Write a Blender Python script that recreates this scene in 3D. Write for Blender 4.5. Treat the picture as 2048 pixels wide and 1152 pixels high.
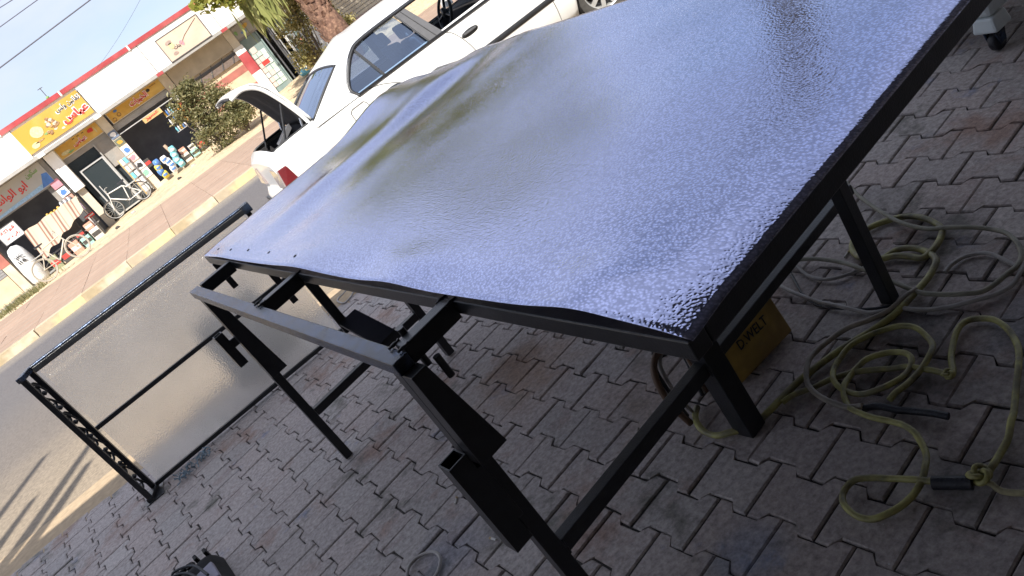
import bpy, bmesh, math, random
from mathutils import Vector, Matrix, noise
random.seed(7)
R = math.radians
scn = bpy.context.scene
for o in list(bpy.data.objects): bpy.data.objects.remove(o)
COL = scn.collection

# ------------------------------------------------------------------ camera
cam_d = bpy.data.cameras.new('camera'); cam = bpy.data.objects.new('camera', cam_d); COL.objects.link(cam)
cam_d.sensor_width = 36; cam_d.lens = 1584/2048*36; cam_d.clip_start = .05; cam_d.clip_end = 2000
PITCH, ROLL, YAW = R(22.6), R(35.27), R(-14.76)      # looks down a little, held tilted, turned right of the road normal
f0 = Vector((0, math.cos(PITCH), -math.sin(PITCH))); r0 = Vector((1, 0, 0)); u0 = r0.cross(f0)
Rt = math.cos(ROLL)*r0-math.sin(ROLL)*u0; Dn = -math.sin(ROLL)*r0-math.cos(ROLL)*u0
rz = Matrix.Rotation(YAW, 3, 'Z')
Rt, Dn, Fw = rz@Rt, rz@Dn, rz@f0
cam.matrix_world = Matrix(((Rt.x, -Dn.x, -Fw.x, 0), (Rt.y, -Dn.y, -Fw.y, 0), (Rt.z, -Dn.z, -Fw.z, 1.6), (0, 0, 0, 1)))
scn.camera = cam

# ------------------------------------------------------------------ sky, sun, exposure
SUN_EL, SUN_AZ = R(48), math.atan2(-.40, -.916)       # azimuth measured from +Y towards +X
w = bpy.data.worlds.new('World'); scn.world = w; w.use_nodes = True
nt = w.node_tree; nt.nodes.clear()
def N(nt, t, **k):
    n = nt.nodes.new(t)
    for a, b in k.items(): setattr(n, a, b)
    return n
sky = N(nt, 'ShaderNodeTexSky', sky_type='NISHITA', sun_disc=False, sun_elevation=SUN_EL, sun_rotation=SUN_AZ, air_density=.9, dust_density=.5, ozone_density=2.0)
bg = N(nt, 'ShaderNodeBackground'); out = N(nt, 'ShaderNodeOutputWorld')
tc = N(nt, 'ShaderNodeTexCoord'); mp = N(nt, 'ShaderNodeMapping'); mp.inputs['Scale'].default_value = (1, 1, 2.6)
nz = N(nt, 'ShaderNodeTexNoise'); nz.inputs['Scale'].default_value = 2.3; nz.inputs['Detail'].default_value = 7; nz.inputs['Roughness'].default_value = .55
rp = N(nt, 'ShaderNodeValToRGB'); rp.color_ramp.elements[0].position = .20; rp.color_ramp.elements[1].position = .56
mx = N(nt, 'ShaderNodeMix', data_type='RGBA'); mx.inputs[7].default_value = (5.9, 6.4, 7.9, 1)
nt.links.new(tc.outputs['Generated'], mp.inputs[0]); nt.links.new(mp.outputs[0], nz.inputs['Vector'])
nt.links.new(nz.outputs['Fac'], rp.inputs[0]); nt.links.new(rp.outputs[0], mx.inputs[0])
nt.links.new(sky.outputs[0], mx.inputs[6]); nt.links.new(mx.outputs[2], bg.inputs[0]); nt.links.new(bg.outputs[0], out.inputs[0])
bg.inputs[1].default_value = .036
sd = bpy.data.lights.new('sun', 'SUN'); sun = bpy.data.objects.new('sun', sd); COL.objects.link(sun)
sd.energy = 2.0; sd.angle = R(.55); sd.color = (1, .95, .87)
sdir = Vector((math.sin(SUN_AZ)*math.cos(SUN_EL), math.cos(SUN_AZ)*math.cos(SUN_EL), math.sin(SUN_EL)))
sun.rotation_euler = sdir.to_track_quat('Z', 'Y').to_euler(); sun.location = sdir*60
vs = scn.view_settings; vs.view_transform = 'Standard'; vs.look = 'None'; vs.gamma = 1; vs.use_curve_mapping = False
vs.exposure = 2.0
scn.cycles.max_bounces = 8; scn.cycles.transparent_max_bounces = 16; scn.cycles.transmission_bounces = 6

# ------------------------------------------------------------------ helpers
MATS = {}
def mat(name, col, rough=.6, metal=0., var=.18, scale=18., bump=.15, bscale=None, col2=None, spec=None, coat=0., rnd=0., detail=5, patch=None):
    """procedural surface: base colour broken by two noises, fine relief, optional per-object variation and second-colour patches"""
    m = bpy.data.materials.new(name); m.use_nodes = True; t = m.node_tree; b = t.nodes['Principled BSDF']
    b.inputs['Roughness'].default_value = rough; b.inputs['Metallic'].default_value = metal
    if spec is not None: b.inputs['Specular IOR Level'].default_value = spec
    if coat: b.inputs['Coat Weight'].default_value = coat; b.inputs['Coat Roughness'].default_value = .06
    tc = N(t, 'ShaderNodeTexCoord'); n1 = N(t, 'ShaderNodeTexNoise'); n1.inputs['Scale'].default_value = scale; n1.inputs['Detail'].default_value = detail
    t.links.new(tc.outputs['Object'], n1.inputs['Vector'])
    mr = N(t, 'ShaderNodeMapRange'); mr.inputs[1].default_value = .3; mr.inputs[2].default_value = .7
    mr.inputs[3].default_value = 1-var; mr.inputs[4].default_value = 1+var
    t.links.new(n1.outputs['Fac'], mr.inputs[0])
    c = N(t, 'ShaderNodeMix', data_type='RGBA', blend_type='MULTIPLY'); c.inputs[0].default_value = 1
    c.inputs[6].default_value = (*col, 1)
    if col2 or patch:
        n2 = N(t, 'ShaderNodeTexNoise'); n2.inputs['Scale'].default_value = (patch or scale*.25); n2.inputs['Detail'].default_value = 4
        t.links.new(tc.outputs['Object'], n2.inputs['Vector'])
        r2 = N(t, 'ShaderNodeValToRGB'); r2.color_ramp.elements[0].position = .45; r2.color_ramp.elements[1].position = .62
        t.links.new(n2.outputs['Fac'], r2.inputs[0])
        c2 = N(t, 'ShaderNodeMix', data_type='RGBA'); c2.inputs[6].default_value = (*col, 1); c2.inputs[7].default_value = (*(col2 or col), 1)
        t.links.new(r2.outputs[0], c2.inputs[0]); t.links.new(c2.outputs[2], c.inputs[6])
    last = mr.outputs[0]
    if rnd:
        oi = N(t, 'ShaderNodeObjectInfo'); ge = N(t, 'ShaderNodeNewGeometry'); ad = N(t, 'ShaderNodeMath', operation='ADD'); fr = N(t, 'ShaderNodeMath', operation='FRACT')
        t.links.new(oi.outputs['Random'], ad.inputs[0]); t.links.new(ge.outputs['Random Per Island'], ad.inputs[1]); t.links.new(ad.outputs[0], fr.inputs[0])
        m2 = N(t, 'ShaderNodeMapRange'); m2.inputs[3].default_value = 1-rnd; m2.inputs[4].default_value = 1+rnd
        t.links.new(fr.outputs[0], m2.inputs[0])
        mu = N(t, 'ShaderNodeMath', operation='MULTIPLY'); t.links.new(last, mu.inputs[0]); t.links.new(m2.outputs[0], mu.inputs[1]); last = mu.outputs[0]
    t.links.new(last, c.inputs[7]); t.links.new(c.outputs[2], b.inputs['Base Color'])
    if bump:
        n3 = N(t, 'ShaderNodeTexNoise'); n3.inputs['Scale'].default_value = bscale or scale*4; n3.inputs['Detail'].default_value = 3
        t.links.new(tc.outputs['Object'], n3.inputs['Vector'])
        bp = N(t, 'ShaderNodeBump'); bp.inputs['Strength'].default_value = bump; bp.inputs['Distance'].default_value = .01
        t.links.new(n3.outputs['Fac'], bp.inputs['Height']); t.links.new(bp.outputs[0], b.inputs['Normal'])
    MATS[name] = m
    return m

class MB:
    """collects shapes (world or local coordinates) and links them as ONE mesh object"""
    def __init__(s): s.v = []; s.f = []; s.sm = []
    def add(s, vs, fs, smooth=False):
        o = len(s.v); s.v += [tuple(p) for p in vs]; s.f += [tuple(i+o for i in f) for f in fs]; s.sm += [smooth]*len(fs); return s
    def hexa(s, p):          # p: 4 bottom corners, 4 top corners, same winding
        return s.add(p, [(3, 2, 1, 0), (4, 5, 6, 7), (0, 1, 5, 4), (1, 2, 6, 5), (2, 3, 7, 6), (3, 0, 4, 7)])
    def box(s, x0, x1, y0, y1, z0, z1):
        return s.hexa([(x0, y0, z0), (x1, y0, z0), (x1, y1, z0), (x0, y1, z0), (x0, y0, z1), (x1, y0, z1), (x1, y1, z1), (x0, y1, z1)])
    def bar(s, p, q, w, h, up=(0, 0, 1)):
        p, q = Vector(p), Vector(q); d = (q-p).normalized(); up = Vector(up)
        if abs(d.dot(up)) > .98: up = Vector((0, 1, 0))
        a = d.cross(up).normalized(); b = a.cross(d).normalized(); a *= w/2; b *= h/2
        return s.hexa([p-a-b, p+a-b, p+a+b, p-a+b, q-a-b, q+a-b, q+a+b, q-a+b])
    def tube(s, pts, r, n=8, caps=True, closed=False):
        pts = [Vector(p) for p in pts]; m = len(pts); ring = []; o = len(s.v)
        prev = None; vs = []
        for i, p in enumerate(pts):
            if closed: d = (pts[(i+1) % m]-pts[i-1])
            else: d = pts[min(i+1, m-1)]-pts[max(i-1, 0)]
            d.normalize()
            if prev is None:
                a = d.cross(Vector((0, 0, 1)))
                if a.length < .1: a = d.cross(Vector((0, 1, 0)))
                a.normalize()
            else:
                a = prev-d*prev.dot(d); a.normalize()
            prev = a; b = d.cross(a); rr = r(i/(m-1)) if callable(r) else r
            for k in range(n):
                t = 2*math.pi*k/n; vs.append(p+(a*math.cos(t)+b*math.sin(t))*rr)
        fs = []
        for i in range(m if closed else m-1):
            for k in range(n):
                a0 = i*n+k; a1 = i*n+(k+1) % n; b0 = ((i+1) % m)*n+k; b1 = ((i+1) % m)*n+(k+1) % n
                fs.append((a0, a1, b1, b0))
        s.add(vs, fs, True)
        if caps and not closed:
            s.add([vs[k] for k in range(n)], [tuple(reversed(range(n)))]); s.add(vs[-n:], [tuple(range(n))])
        return s
    def cyl(s, p, q, r, n=16, caps=True): return s.tube([p, q], r, n, caps)
    def lathe(s, prof, n=20, origin=(0, 0, 0), axis='Z'):   # prof: (r, h)
        vs = []; fs = []; m = len(prof)
        for (r, h) in prof:
            for k in range(n):
                t = 2*math.pi*k/n; a, b = r*math.cos(t), r*math.sin(t)
                p = {'Z': (a, b, h), 'Y': (a, h, b), 'X': (h, a, b)}[axis]
                vs.append((p[0]+origin[0], p[1]+origin[1], p[2]+origin[2]))
        for i in range(m-1):
            for k in range(n): fs.append((i*n+k, i*n+(k+1) % n, (i+1)*n+(k+1) % n, (i+1)*n+k))
        return s.add(vs, fs, True)
    def quad(s, a, b, c, d): return s.add([a, b, c, d], [(0, 1, 2, 3)])
    def poly(s, pts): return s.add(pts, [tuple(range(len(pts)))])
    def prism(s, pts, d):    # polygon points in 3D swept by vector d
        n = len(pts); d = Vector(d); pts = [Vector(p) for p in pts]
        return s.add(pts+[p+d for p in pts], [tuple(reversed(range(n))), tuple(range(n, 2*n))]+[(i, (i+1) % n, (i+1) % n+n, i+n) for i in range(n)])
    def grid(s, fn, nu, nv, smooth=True):
        vs = [fn(i/nu, j/nv) for j in range(nv+1) for i in range(nu+1)]
        return s.add(vs, [(j*(nu+1)+i, j*(nu+1)+i+1, (j+1)*(nu+1)+i+1, (j+1)*(nu+1)+i) for j in range(nv) for i in range(nu)], smooth)
    def mesh(s, name, m, org=(0, 0, 0)):
        me = bpy.data.meshes.new(name); og = Vector(org)
        me.from_pydata([tuple(Vector(p)-og) for p in s.v], [], s.f)
        for p, sm in zip(me.polygons, s.sm): p.use_smooth = sm
        bm = bmesh.new(); bm.from_mesh(me); bmesh.ops.recalc_face_normals(bm, faces=bm.faces); bm.to_mesh(me); bm.free()
        if m: me.materials.append(m)
        return me
    def build(s, name, m, parent=None, org=None, bevel=0., solid=0.):
        if org is None: org = tuple(parent['org']) if parent is not None and 'org' in parent else (0, 0, 0)
        o = bpy.data.objects.new(name, s.mesh(name, m, org)); COL.objects.link(o)
        if parent is not None: o.parent = parent
        else: o.location = org
        if solid: md = o.modifiers.new('thick', 'SOLIDIFY'); md.thickness = solid; md.offset = 0
        if bevel: md = o.modifiers.new('bevel', 'BEVEL'); md.width = bevel; md.segments = 2; md.limit_method = 'ANGLE'; md.angle_limit = R(40)
        return o
def tag(o, label=None, cat=None, group=None, kind=None):
    if label: o['label'] = label
    if cat: o['category'] = cat
    if group: o['group'] = group
    if kind: o['kind'] = kind
    return o
def thing(name, org, label, cat, group=None):
    """Empty at the base of a thing; its parts are built in world coordinates and stored relative to org"""
    o = bpy.data.objects.new(name, None); COL.objects.link(o); o.location = org; o.empty_display_size = .1
    o['org'] = org
    return tag(o, label, cat, group)
def done(o):
    if 'org' in o: del o['org']
def mkobj(name, me, parent=None, loc=(0, 0, 0), rot=(0, 0, 0)):
    o = bpy.data.objects.new(name, me); COL.objects.link(o); o.parent = parent; o.location = loc; o.rotation_euler = rot; return o
def smooth_path(pts, k=4):
    """Catmull-Rom through the points"""
    P = [Vector(p) for p in pts]; P = [P[0]*2-P[1]]+P+[P[-1]*2-P[-2]]; res = []
    for i in range(1, len(P)-2):
        for j in range(k):
            t = j/k; a, b, c, d = P[i-1:i+3]
            res.append(.5*((2*b)+(c-a)*t+(2*a-5*b+4*c-d)*t*t+(3*b-a-3*c+d)*t*t*t))
    res.append(P[-2]); return res
AR = {'ا': (0xFE8D, 2), 'ب': (0xFE8F, 4), 'ت': (0xFE95, 4), 'ح': (0xFEA1, 4), 'خ': (0xFEA5, 4), 'ر': (0xFEAD, 2), 'س': (0xFEB1, 4),
      'ع': (0xFEC9, 4), 'ف': (0xFED1, 4), 'ق': (0xFED5, 4), 'ك': (0xFED9, 4), 'ل': (0xFEDD, 4), 'م': (0xFEE1, 4), 'ن': (0xFEE5, 4),
      'و': (0xFEED, 2), 'ي': (0xFEF1, 4), 'ة': (0xFE93, 2)}
def arabic(s):
    """join the letters (presentation forms) and lay them out right to left"""
    outp = []
    for i, ch in enumerate(s):
        if ch not in AR: outp.append(ch); continue
        pj = i > 0 and s[i-1] in AR and AR[s[i-1]][1] == 4
        nj = AR[ch][1] == 4 and i+1 < len(s) and s[i+1] in AR
        outp.append(chr(AR[ch][0]+(3 if pj and nj else 1 if pj else 2 if nj else 0)))
    return ''.join(reversed(outp))
def text(s, x, y, z, width, height, m, parent, name='lettering', rot=(R(90), 0, 0), depth=.004, bold=0.):
    """lettering centred at x, z on a front face at y, stretched to width by height"""
    c = bpy.data.curves.new(name, 'FONT'); c.body = s; c.extrude = depth; c.align_x = 'CENTER'; c.align_y = 'CENTER'; c.offset = bold; c.resolution_u = 2
    t = bpy.data.objects.new('tmp', c); COL.objects.link(t)
    dg = bpy.context.evaluated_depsgraph_get(); me = bpy.data.meshes.new_from_object(t.evaluated_get(dg))
    bpy.data.objects.remove(t)
    xs = [v.co.x for v in me.vertices]; ys = [v.co.y for v in me.vertices]
    sx = width/(max(xs)-min(xs)); sy = height/(max(ys)-min(ys)); cx, cy = (max(xs)+min(xs))/2, (max(ys)+min(ys))/2
    for v in me.vertices: v.co.x = (v.co.x-cx)*sx; v.co.y = (v.co.y-cy)*sy
    me.materials.clear(); me.materials.append(m)
    og = Vector(parent['org']) if parent is not None and 'org' in parent else Vector((0, 0, 0))
    return mkobj(name, me, parent, Vector((x, y, z))-og, rot)
def rnd(a, b): return random.uniform(a, b)

# ------------------------------------------------------------------ materials
BLACK = mat('black painted steel', (.012, .013, .016), .32, 0, .3, 30, .12, 260, spec=.5)
WORN = mat('weathered galvanised tube', (.045, .066, .115), .27, .55, .35, 40, .15, 260, col2=(.035, .04, .052), patch=24)
HANDW = mat('hand worn black steel', (.020, .021, .024), .4, .1, .3, 30, .15, 200)
WHITEW = mat('white plaster', (.80, .79, .76), .8, 0, .05, 3, .1, 40, col2=(.70, .68, .64), patch=1.1)
CREAM = mat('cream plaster', (.62, .55, .43), .85, 0, .1, 4, .1, 40, col2=(.52, .45, .35), patch=1.5)
TAN = mat('tan sign board', (.42, .36, .27), .7, 0, .12, 3, .05)
RED = mat('red painted band', (.36, .045, .05), .6, 0, .15, 3, .05, col2=(.42, .09, .09), patch=1)
GREYC = mat('grey concrete', (.36, .35, .33), .85, 0, .12, 4, .15, 50)
DARKIN = mat('dim shop interior', (.30, .31, .36), .8, 0, .2, 2, 0)
DARKGL = bpy.data.materials.new('dark shop glass')
ALU = mat('aluminium door frame', (.62, .62, .60), .4, .5, .06, 10, 0)
ASPH = None

# ------------------------------------------------------------------ ground, road, pavements (structure)
def ground_mat():
    m = bpy.data.materials.new('dusty asphalt'); m.use_nodes = True; t = m.node_tree; b = t.nodes['Principled BSDF']; b.inputs['Roughness'].default_value = .9
    tc = N(t, 'ShaderNodeTexCoord'); sx = N(t, 'ShaderNodeSeparateXYZ'); t.links.new(tc.outputs['Object'], sx.inputs[0])
    n = N(t, 'ShaderNodeTexNoise'); n.inputs['Scale'].default_value = .8; n.inputs['Detail'].default_value = 8; n.inputs['Roughness'].default_value = .6
    mp = N(t, 'ShaderNodeMapping'); mp.inputs['Scale'].default_value = (.3, 1, 1); t.links.new(tc.outputs['Object'], mp.inputs[0]); t.links.new(mp.outputs[0], n.inputs['Vector'])
    # dust lies along both edges of the road: y in metres from the near edge
    ad = N(t, 'ShaderNodeMath', operation='MULTIPLY_ADD'); ad.inputs[1].default_value = 1.8; t.links.new(n.outputs['Fac'], ad.inputs[0]); t.links.new(sx.outputs['Y'], ad.inputs[2])
    r = N(t, 'ShaderNodeValToRGB'); e = r.color_ramp.elements
    mr = N(t, 'ShaderNodeMapRange'); mr.inputs[1].default_value = 5; mr.inputs[2].default_value = 17.5; t.links.new(ad.outputs[0], mr.inputs[0]); t.links.new(mr.outputs[0], r.inputs[0])
    e[0].position = 0; e[0].color = (0.299, 0.231, 0.156, 1)
    e[1].position = 1; e[1].color = (0.264, 0.218, 0.159, 1)
    for p, c in ((.20, (0.238, 0.192, 0.138)), (.38, (0.146, 0.124, 0.105)), (.6, (0.116, 0.106, 0.102)), (.88, (0.111, 0.102, 0.103)), (.95, (0.220, 0.192, 0.159))):
        k = e.new(p); k.color = (*c, 1)
    n2 = N(t, 'ShaderNodeTexNoise'); n2.inputs['Scale'].default_value = 45; n2.inputs['Detail'].default_value = 6; t.links.new(tc.outputs['Object'], n2.inputs['Vector'])
    m2 = N(t, 'ShaderNodeMapRange'); m2.inputs[1].default_value = .3; m2.inputs[2].default_value = .7; m2.inputs[3].default_value = .75; m2.inputs[4].default_value = 1.25; t.links.new(n2.outputs['Fac'], m2.inputs[0])
    c = N(t, 'ShaderNodeMix', data_type='RGBA', blend_type='MULTIPLY'); c.inputs[0].default_value = 1
    t.links.new(r.outputs[0], c.inputs[6]); t.links.new(m2.outputs[0], c.inputs[7]); t.links.new(c.outputs[2], b.inputs['Base Color'])
    bp = N(t, 'ShaderNodeBump'); bp.inputs['Strength'].default_value = .5; bp.inputs['Distance'].default_value = .01; t.links.new(n2.outputs['Fac'], bp.inputs['Height']); t.links.new(bp.outputs[0], b.inputs['Normal'])
    return m
DIRT = mat('dry sandy dirt', (0.567, 0.437, 0.281), .95, 0, .22, 9, .5, 60, col2=(0.444, 0.355, 0.238), patch=1.2)
MORTAR = mat('dark joint sand', (0.056, 0.050, 0.046), .95, 0, .4, 40, .4, 200)
b = MB().quad((-400, -400, -.05), (400, -400, -.05), (400, 800, -.05), (-400, 800, -.05)); tag(b.build('ground', DIRT), kind='structure')
b = MB()
b.grid(lambda a, c: (-60+120*a, 5.6+10.75*c, -.012-.0*c), 60, 20, False); road = b.build('road', ground_mat()); tag(road, kind='structure')
tag(MB().box(-9, 11, -4, 5.62, -.045, -.009).build('pavement', MORTAR), kind='structure')
PAVEMENT = bpy.data.objects['pavement']

def paver_mat():
    m = bpy.data.materials.new('concrete paver'); m.use_nodes = True; t = m.node_tree; b = t.nodes['Principled BSDF']; b.inputs['Roughness'].default_value = .82
    b.inputs['Specular IOR Level'].default_value = .35
    tc = N(t, 'ShaderNodeTexCoord'); ge = N(t, 'ShaderNodeNewGeometry'); oi = N(t, 'ShaderNodeObjectInfo')
    ad = N(t, 'ShaderNodeMath', operation='ADD'); fr = N(t, 'ShaderNodeMath', operation='FRACT')
    t.links.new(oi.outputs['Random'], ad.inputs[0]); t.links.new(ge.outputs['Random Per Island'], ad.inputs[1]); t.links.new(ad.outputs[0], fr.inputs[0])
    r = N(t, 'ShaderNodeValToRGB'); t.links.new(fr.outputs[0], r.inputs[0]); e = r.color_ramp.elements
    e[0].color = (0.377, 0.336, 0.316, 1); e[1].color = (0.467, 0.418, 0.392, 1)
    for p, c in ((.3, (0.409, 0.357, 0.335)), (.5, (0.359, 0.325, 0.309)), (.72, (0.413, 0.353, 0.329)), (.85, (0.370, 0.337, 0.319))):
        k = e.new(p); k.color = (*c, 1)
    # world-space stains: rust, oil, blue and green paint spatter of their own shape
    def noise_mask(scale, lo, hi, off):
        mpn = N(t, 'ShaderNodeMapping'); mpn.inputs['Location'].default_value = off; t.links.new(ge.outputs['Position'], mpn.inputs[0])
        n = N(t, 'ShaderNodeTexNoise'); n.inputs['Scale'].default_value = scale; n.inputs['Detail'].default_value = 6; n.inputs['Roughness'].default_value = .65; t.links.new(mpn.outputs[0], n.inputs['Vector'])
        q = N(t, 'ShaderNodeMapRange'); q.inputs[1].default_value = lo; q.inputs[2].default_value = hi; t.links.new(n.outputs['Fac'], q.inputs[0]); return q.outputs[0]
    last = r.outputs[0]
    def blot(col, fac, mul=.6):
        nonlocal last
        g = N(t, 'ShaderNodeMath', operation='MULTIPLY'); g.inputs[1].default_value = mul; t.links.new(fac, g.inputs[0])
        x = N(t, 'ShaderNodeMix', data_type='RGBA'); x.inputs[7].default_value = (*col, 1); t.links.new(g.outputs[0], x.inputs[0]); t.links.new(last, x.inputs[6]); last = x.outputs[2]
    blot((0.284, 0.182, 0.142), noise_mask(2.2, .56, .68, (3, 1, 0)), .8)
    blot((.26, .19, .17), noise_mask(4.5, .58, .66, (0, 7, 0)), .45)
    blot((0.149, 0.142, 0.121), noise_mask(3.1, .57, .68, (9, 4, 0)), .95)
    blot((0.176, 0.216, 0.324), noise_mask(3.6, .62, .70, (5, 11, 0)), .6)
    def spot(cx, cy, rad, col, mul):
        v = N(t, 'ShaderNodeVectorMath', operation='DISTANCE'); v.inputs[1].default_value = (cx, cy, 0); t.links.new(ge.outputs['Position'], v.inputs[0])
        n = N(t, 'ShaderNodeTexNoise'); n.inputs['Scale'].default_value = 12; n.inputs['Detail'].default_value = 5; t.links.new(ge.outputs['Position'], n.inputs['Vector'])
        a = N(t, 'ShaderNodeMath', operation='MULTIPLY_ADD'); a.inputs[1].default_value = rad*1.2; t.links.new(n.outputs['Fac'], a.inputs[0]); t.links.new(v.outputs['Value'], a.inputs[2])
        q = N(t, 'ShaderNodeMapRange'); q.inputs[1].default_value = rad*1.6; q.inputs[2].default_value = rad*.7; t.links.new(a.outputs[0], q.inputs[0]); blot(col, q.outputs[0], mul)
    spot(.62, 3.05, .20, (0.081, 0.047, 0.038), .85); spot(.60, 2.95, .36, (0.297, 0.189, 0.121), .6)
    spot(1.45, 1.22, .22, (0.081, 0.121, 0.176), .7); spot(1.52, 1.0, .2, (0.095, 0.149, 0.162), .6); spot(1.35, 1.55, .16, (0.068, 0.074, 0.081), .6)
    spot(1.15, 1.42, .20, (.055, .055, .055), .6); spot(1.75, 1.75, .18, (.07, .065, .06), .55); spot(.98, 2.35, .22, (.08, .07, .06), .5); spot(.95, 1.12, .12, (.05, .05, .06), .55)
    spot(.75, 2.2, .26, (0.284, 0.203, 0.162), .55); spot(-.1, 2.35, .2, (0.176, 0.203, 0.270), .5); spot(.48, 1.45, .14, (0.176, 0.230, 0.338), .5)
    n2 = N(t, 'ShaderNodeTexNoise'); n2.inputs['Scale'].default_value = 55; n2.inputs['Detail'].default_value = 8; n2.inputs['Roughness'].default_value = .7; t.links.new(ge.outputs['Position'], n2.inputs['Vector'])
    m2 = N(t, 'ShaderNodeMapRange'); m2.inputs[1].default_value = .3; m2.inputs[2].default_value = .7; m2.inputs[3].default_value = .55; m2.inputs[4].default_value = 1.32; t.links.new(n2.outputs['Fac'], m2.inputs[0])
    c = N(t, 'ShaderNodeMix', data_type='RGBA', blend_type='MULTIPLY'); c.inputs[0].default_value = 1; t.links.new(last, c.inputs[6]); t.links.new(m2.outputs[0], c.inputs[7])
    # pale grit and paint flecks
    vo = N(t, 'ShaderNodeTexVoronoi'); vo.inputs['Scale'].default_value = 34; t.links.new(ge.outputs['Position'], vo.inputs['Vector'])
    q = N(t, 'ShaderNodeMapRange'); q.inputs[1].default_value = .10; q.inputs[2].default_value = .06; t.links.new(vo.outputs['Distance'], q.inputs[0])
    sel = noise_mask(1.7, .60, .63, (2, 2, 5)); g = N(t, 'ShaderNodeMath', operation='MULTIPLY'); t.links.new(q.outputs[0], g.inputs[0]); t.links.new(sel, g.inputs[1])
    x = N(t, 'ShaderNodeMix', data_type='RGBA'); x.inputs[7].default_value = (.5, .5, .5, 1); t.links.new(g.outputs[0], x.inputs[0]); t.links.new(c.outputs[2], x.inputs[6])
    t.links.new(x.outputs[2], b.inputs['Base Color'])
    bp = N(t, 'ShaderNodeBump'); bp.inputs['Strength'].default_value = .45; bp.inputs['Distance'].default_value = .006; t.links.new(n2.outputs['Fac'], bp.inputs['Height']); t.links.new(bp.outputs[0], b.inputs['Normal'])
    return m
PAVER = paver_mat()
TXv, TYv = Vector((.986, .165, 0)), Vector((-.165, .986, 0))
PITCHX, PITCHY = .1635, .2105
def paver_outline(g=.0026, j=None):
    """double-T paver outline, wide ends and a narrow waist; g = half the joint"""
    L = PITCHY/2-g; wide, nar = PITCHX/2+.0145-g, PITCHX/2-.0145-g
    right = [(wide, -L), (wide, -.062), (nar, -.043), (nar, .043), (wide, .062), (wide, L)]
    pts = right+[(-x, y) for x, y in reversed(right)]
    if j: pts = [(x+rnd(-j, j), y+rnd(-j, j)) for x, y in pts]
    return pts
def paver_geo(mb, M, j=.0026, top=0.):
    o = paver_outline(rnd(.0013, .0036), j); n = len(o); c = .0045
    inn = [(x*(1-c/.08), y*(1-c/.1)) for x, y in o]
    lo = [M@Vector((x, y, -.02)) for x, y in o]; mid = [M@Vector((x, y, -.0045)) for x, y in o]; hi = [M@Vector((x, y, 0)) for x, y in inn]
    k = [(i, (i+1) % n) for i in range(n)]
    mb.add(lo+mid+hi, [(a, b_, b_+n, a+n) for a, b_ in k]+[(a+n, b_+n, b_+2*n, a+2*n) for a, b_ in k]+[tuple(range(2*n, 3*n))])
J0 = Vector((1.914, 1.968, 0))-TYv*(PITCHY/2)
inv = cam.matrix_world.inverted()
def to_px(p):
    q = inv@Vector(p)
    if q.z > -.05: return None
    return 1024+1584*q.x/-q.z, 576-1584*q.y/-q.z, -q.z
cells = []
for i in range(-52, 62):
    for j in range(-26, 44):
        p = J0+TXv*(PITCHX*i)+TYv*(PITCHY*(j+(.5 if i % 2 else 0)))
        if -7.5 < p.x < 8.5 and -1.5 < p.y < 5.66: cells.append(p)
def hidden_by_table(p):
    c = Vector((0, 0, 1.6)); t = (1.6-1.0)/(1.6-p.z); q = c+(p-c)*t-Vector((.42, .895, 0))
    return .05 < q.dot(TXv) < 1.55 and .05 < q.dot(TYv) < 3.05
def vis(p):
    a = to_px(p)
    return a is not None and -30 < a[0] < 2078 and -30 < a[1] < 1182 and not hidden_by_table(p)
seen = sorted([p for p in cells if vis(p)], key=lambda p: (p-cam.location).length)[:300]
near = {tuple(p) for p in seen}
kinds = []
for k in range(24):
    mb = MB(); paver_geo(mb, Matrix()); kinds.append(mb.mesh('paver', PAVER))
for p in seen:
    o = mkobj('paver', random.choice(kinds), PAVEMENT, (p.x+rnd(-.001, .001), p.y+rnd(-.001, .001), rnd(-.0035, .002)),
              (rnd(-.012, .012), rnd(-.012, .012), math.atan2(TXv.y, TXv.x)+(math.pi if random.random() < .5 else 0)+rnd(-.012, .012)))
rest = MB()
for p in cells:
    if tuple(p) not in near:
        paver_geo(rest, Matrix.Translation((p.x, p.y, rnd(-.003, .002)))@Matrix.Rotation(math.atan2(TXv.y, TXv.x)+rnd(-.012, .012), 4, 'Z')@Matrix.Rotation(rnd(-.01, .01), 4, 'X'))
tag(rest.build('paver_field', PAVER, PAVEMENT), kind='stuff')

# sandy drift that covers the edge where the pavers meet the road
mb = MB()
def drift(a, c):
    x = -9+20*a; y = 5.42+.55*c; n = noise.noise(Vector((x*1.7, y*2, 0)))
    return (x, y+.10*n*(1-c), .012*math.sin(math.pi*min(1, c*1.0+.0))+.004*n-.006)
mb.grid(drift, 160, 8); tag(mb.build('sand_drift', mat('pale sand', (.40, .30, .19), .95, 0, .15, 20, .4, 160)), kind='structure')

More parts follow.
